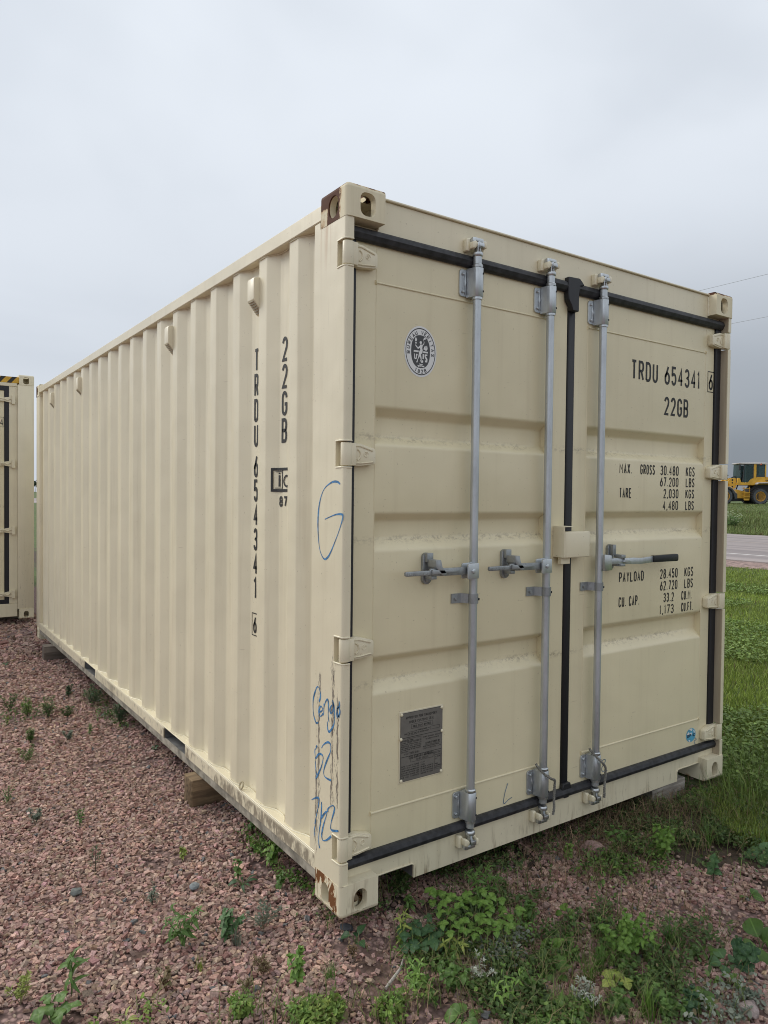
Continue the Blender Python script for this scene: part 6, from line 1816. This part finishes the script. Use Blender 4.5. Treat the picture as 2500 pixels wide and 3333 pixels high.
lpart('hydraulic_hose', BLK, lambda mb: [mb.tube([(2.05, .5, 1.5), (1.98, .62, 1.9), (2.0, .6, 2.3), (2.15, .5, 2.75), (2.35, .45, 2.72), (2.55, .4, 2.6)], .06, 8), mb.tube([(2.9, .4, 2.45), (3.0, .45, 2.75), (2.85, .4, 2.9)], .07, 8)])
lpart('lift_arm', YEL, lambda mb: [mb.prism([(2.35, 2.55), (2.75, 2.62), (4.9, 1.25), (5.35, .55), (5.05, .45), (4.6, 1.0), (2.5, 2.15)], XZ, a, a + .16) for a in (.36, -.52)])
lpart('bucket', GRYL, lambda mb: mb.prism([(5.1, .12), (6.4, .08), (6.45, .14), (5.5, .35), (5.25, .8), (5.45, 1.35), (5.35, 1.38), (5.05, .9), (5.0, .4)], XZ, -1.45, 1.45))
for sg in (1, -1):
    fen = lpart('front_fender', YEL2, lambda mb: mb.prism([(3.3 - .0, 1.84), (2.95, 1.80), (2.62, 1.55), (2.40, 1.22), (2.34, 1.10), (2.46, 1.10), (2.55, 1.25), (2.78, 1.55), (3.02, 1.70), (3.3, 1.73)], XZ, *sorted((.62 * sg, 1.25 * sg))))
    lpart('mudguard', GRYL, lambda mb: mb.prism([(3.9, 1.74), (3.28, 1.725), (2.99, 1.68), (2.74, 1.5), (2.5, 1.2), (2.30, 1.05), (2.28, .58), (2.55, .56), (2.62, 1.0), (2.85, 1.42), (3.3, 1.66), (3.9, 1.66)], XZ, *sorted((.60 * sg, 1.27 * sg))), fen)
    lpart('rear_fender', WHT, lambda mb: mb.prism([(.42, 2.05), (.25, 2.20), (-.9, 2.22), (-1.2, 2.08), (-1.2, 2.02), (-.9, 2.12), (.2, 2.10), (.40, 1.98)], XZ, *sorted((.60 * sg, 1.27 * sg))), LD, .01)
lpart('wheel_arch', BLK, lambda mb: mb.prism([(.8, 1.2), (.62, 1.55), (.3, 1.95), (-.9, 2.02), (-1.2, 1.9), (-1.2, .9), (.7, .9)], XZ, -.62, .66))
lpart('engine_hood', YEL, lambda mb: mb.prism([(.15, 1.9), (.15, 2.80), (-.9, 2.74), (-2.2, 2.5), (-2.4, 2.2), (-2.4, 1.2), (-1.2, 1.2), (-1.2, 2.0), (0, 2.0)], XZ, -.70, .70))
lpart('counterweight', GRYL, lambda mb: mb.prism([(-2.3, .75), (-2.75, .85), (-2.85, 1.5), (-2.75, 2.1), (-2.42, 2.15)], XZ, -1.0, 1.0))
lpart('hood_lettering', BLK, lambda mb: draw_text(mb, 'VOLVO', .45, 1.75, 2.31, 2.47, .05, lambda u, v, o: (-u, .712 + o, v)), LD, 0)
lpart('door_latch', BLK, lambda mb: mb.box(-.12, -.07, .705, .72, 2.36, 2.6), LD, 0)
# cab
lpart('cab_body', YEL, lambda mb: [mb.prism([(2.1, 1.93), (2.1, 2.58), (1.85, 2.60), (1.72, 2.22), (1.62, 2.18), (1.05, 2.18), (.78, 2.5), (.62, 2.58), (.24, 2.60), (.2, 2.72), (-.62, 2.72), (-.62, 2.1), (.38, 1.93)], XZ, .62, .80),
                                mb.prism([(2.1, 1.93), (2.1, 2.4), (1.7, 2.4), (1.6, 2.18), (-.62, 2.18), (-.62, 2.0), (.38, 1.93)], XZ, -.80, -.62),
                                mb.box(.245, .50, .62, .80, 2.55, 3.99), mb.box(.245, .50, -.80, -.62, 2.2, 3.99), mb.box(-.72, -.60, .62, .80, 2.7, 3.95), mb.box(-.72, -.60, -.8, -.62, 2.2, 3.95), mb.box(-.6, 1.9, -.61, .61, 1.9, 2.15)])
lpart('cab_pillar', GRYL, lambda mb: [mb.prism([(1.50, 2.2), (1.36, 3.98), (1.46, 3.98), (1.60, 2.2)], XZ, .70, .78), mb.prism([(1.50, 2.2), (1.36, 3.98), (1.46, 3.98), (1.60, 2.2)], XZ, -.78, -.70), mb.box(.505, .60, .74, .79, 2.62, 3.98), mb.box(-.6, .24, .74, .79, 2.74, 2.83), mb.box(-.6, .24, .74, .79, 3.86, 3.98), mb.box(.505, 1.46, .74, .79, 3.90, 3.98)])
lpart('cab_window', GLS, lambda mb: [mb.prism([(.60, 2.60), (.80, 2.52), (1.05, 2.2), (1.50, 2.2), (1.38, 3.92), (.60, 3.92)], XZ, .745, .755), mb.box(-.60, .24, .745, .755, 2.80, 3.88), mb.prism([(.60, 2.2), (1.50, 2.2), (1.38, 3.92), (.60, 3.92)], XZ, -.755, -.745), mb.box(-.60, .24, -.755, -.745, 2.4, 3.88)], LD, 0)
lpart('windscreen', GLS, lambda mb: mb.prism([(1.60, 2.22), (1.74, 2.24), (1.80, 3.0), (1.76, 3.95), (1.74, 3.95), (1.775, 3.0), (1.70, 2.26)], XZ, -.74, .74), LD, 0)
lpart('cab_roof', WHT, lambda mb: mb.prism([(1.92, 4.03), (1.95, 4.08), (1.70, 4.12), (.3, 4.16), (-.80, 4.14), (-.85, 3.99), (1.6, 3.99)], XZ, -.85, .85))
lpart('driver_seat', BLK, lambda mb: [mb.box(-.15, .45, -.3, .3, 2.5, 2.72), mb.prism([(-.18, 2.7), (-.30, 3.45), (-.16, 3.5), (.0, 2.7)], XZ, -.28, .28), mb.prism([(-.27, 3.45), (-.30, 3.7), (-.16, 3.72), (-.14, 3.48)], XZ, -.15, .15)])
lpart('steering_column', BLK, lambda mb: [mb.tube([(1.4, 0, 2.2), (1.25, 0, 2.75), (1.1, 0, 3.1)], .06, 8), mb.tube([(1.12 + .05 * math.sin(a), .2 * math.cos(a), 3.08 + .19 * math.sin(a)) for a in np.linspace(0, 2 * PI, 17)], .025, 6)])
lpart('wing_mirror', BLK, lambda mb: [mb.tube([(1.75, .8, 4.02), (1.95, 1.05, 3.95), (2.02, 1.1, 3.85)], .025, 6), mb.box(1.98, 2.10, 1.0, 1.16, 3.36, 3.86)])
lpart('beacon', simple('beacon_orange', (.55, .10, .03), .4), lambda mb: mb.cyl((-.18, .78, 3.90), (-.18, .78, 4.07), .10, .08), LD, 0)
lad = lpart('ladder', YEL, lambda mb: [mb.box(1.48, 1.54, .95, 1.02, .45, 1.75), mb.box(.98, 1.04, .95, 1.02, .45, 1.75), mb.box(1.0, 1.5, .93, 1.04, .42, .60)])
for z in (.78, 1.16, 1.54):
    lpart('step', YEL, lambda mb: mb.box(.95, 1.55, .80, 1.05, z, z + .06), lad, 0)
lpart('handrail', YEL2, lambda mb: [mb.tube([(1.52, .98, 1.3), (1.56, 1.0, 1.75), (1.72, 1.0, 1.76), (1.72, 1.0, 1.55), (1.54, 1.0, 1.52)], .03, 6)])
lpart('belly_guard', BLK, lambda mb: mb.prism([(.7, .38), (2.6, .30), (2.9, .8), (.8, .9)], XZ, -.7, .5))

# ==================================================================== POWER LINE across the road
woodp = simple('pole_wood', (.14, .10, .075), .9, 0, .3, 4)
for (yy, lb) in ((58.0, 'wooden utility pole behind the container far along the road'), (-22.0, 'wooden utility pole beyond the right picture edge')):
    u = empty('utility_pole', (31.2, yy, GZ - .1)); tag(u, lb, 'utility pole')
    mb = MB(); mb.tube([(0, 0, -.3), (0, 0, 6), (0, 0, 12.2)], [.17, .14, .11], 10); mb.build('post', woodp, u)
    mb = MB(); mb.box(-.9, .9, -.05, .05, 11.62, 11.74); mb.box(-.05, .30, -.05, .05, 9.80, 9.88); mb.build('crossarm', woodp, u)
    mb = MB(); mb.cyl((-.2, 0, 11.74), (-.2, 0, 11.86), .05); ins = mb.build('insulator', GRYL, u)
    mb = MB(); mb.cyl((.27, 0, 9.88), (.27, 0, 9.96), .05); mb.build('insulator', GRYL, u)
WIREM = simple('wire_grey', (.36, .38, .40), .6)
for (dx, z, lb) in ((-.2, 11.66, 'upper thin power line sloping up to the right in the sky'), (.27, 9.90, 'lower thin power line sloping up to the right in the sky')):
    sag = .55
    pts = [(31.2 + dx, y, GZ + z + .09 - sag * (1 - ((y - 18) / 40.0) ** 2) * .35) for y in np.linspace(-22, 58, 41)]
    mb = MB(); mb.tube(pts, .009, 5); tag(mb.build('power_line', WIREM, None, 0, 1, 60), lb, 'power line', 'power lines across the road')

# ==================================================================== far trees behind the containers
TREEM = tint_mat('far_foliage', .9, 0)
def crown_mesh(seed):
    r = np.random.default_rng(seed); n = 420
    lob = r.normal(0, 1, (9, 3)); lob /= np.linalg.norm(lob, axis=1, keepdims=True)
    cen = np.concatenate([[[0, 0, 5.2]], lob[:8] * [1.9, 1.9, 1.6] + [0, 0, 5.2]])
    c = cen[r.integers(0, 9, n)]; d = r.normal(0, 1, (n, 3)); d /= np.linalg.norm(d, axis=1, keepdims=True)
    p = c + d * r.uniform(.5, 1.5, (n, 1)); p[:, 2] = np.clip(p[:, 2], 1.8, 8.4)
    a = r.normal(0, 1, (n, 3)); a /= np.linalg.norm(a, axis=1, keepdims=True); b_ = np.cross(a, d); b_ /= np.linalg.norm(b_, axis=1, keepdims=True) + 1e-6
    s = r.uniform(.25, .6, (n, 1))
    V = np.stack([p - a * s, p + b_ * s * .7, p + a * s, p - b_ * s * .7], 1).reshape(-1, 3)
    T_ = (np.array([(0, 1, 2), (0, 2, 3)])[None] + 4 * np.arange(n)[:, None, None]).reshape(-1, 3)
    col = np.array([.045, .07, .04]) * r.uniform(.6, 1.4, (n, 1))
    o = np_mesh('crown', V, T_, np.repeat(col, 4, 0), TREEM); me = o.data; bpy.data.objects.remove(o); return me
CM = [crown_mesh(s) for s in (1, 2)]
mb = MB(); mb.tube([(0, 0, -.5), (.05, 0, 2), (0, .05, 5)], [.3, .22, .08], 7); tk = mb.build('trunk', woodp, None); TKM = tk.data; bpy.data.objects.remove(tk)
TL = ['far dark tree behind the gap between the two containers', 'far tree hidden behind the striped container, nearest the gap', 'far tree behind the long side, nearest the gap', 'far tree behind the striped container',
      'far tree behind the near container', 'lone far tree on the horizon well left', 'far tree on the horizon left of the lone one', 'far round tree on the left horizon']
for i, (u, dist) in enumerate(((114, 470), (90, 480), (140, 460), (40, 475), (190, 490), (-60, 480), (-130, 470), (-220, 500))):
    d = CF * dist + CR * (dist * (u - 1250) / FPX); x, y = CAM.x + d.x, CAM.y + d.y
    t = empty('tree', (x, y, H(x, y)), i * 1.3); tag(t, TL[i], 'tree', 'far trees on the horizon')
    link('trunk', TKM, t); link('crown', CM[i % 2], t)
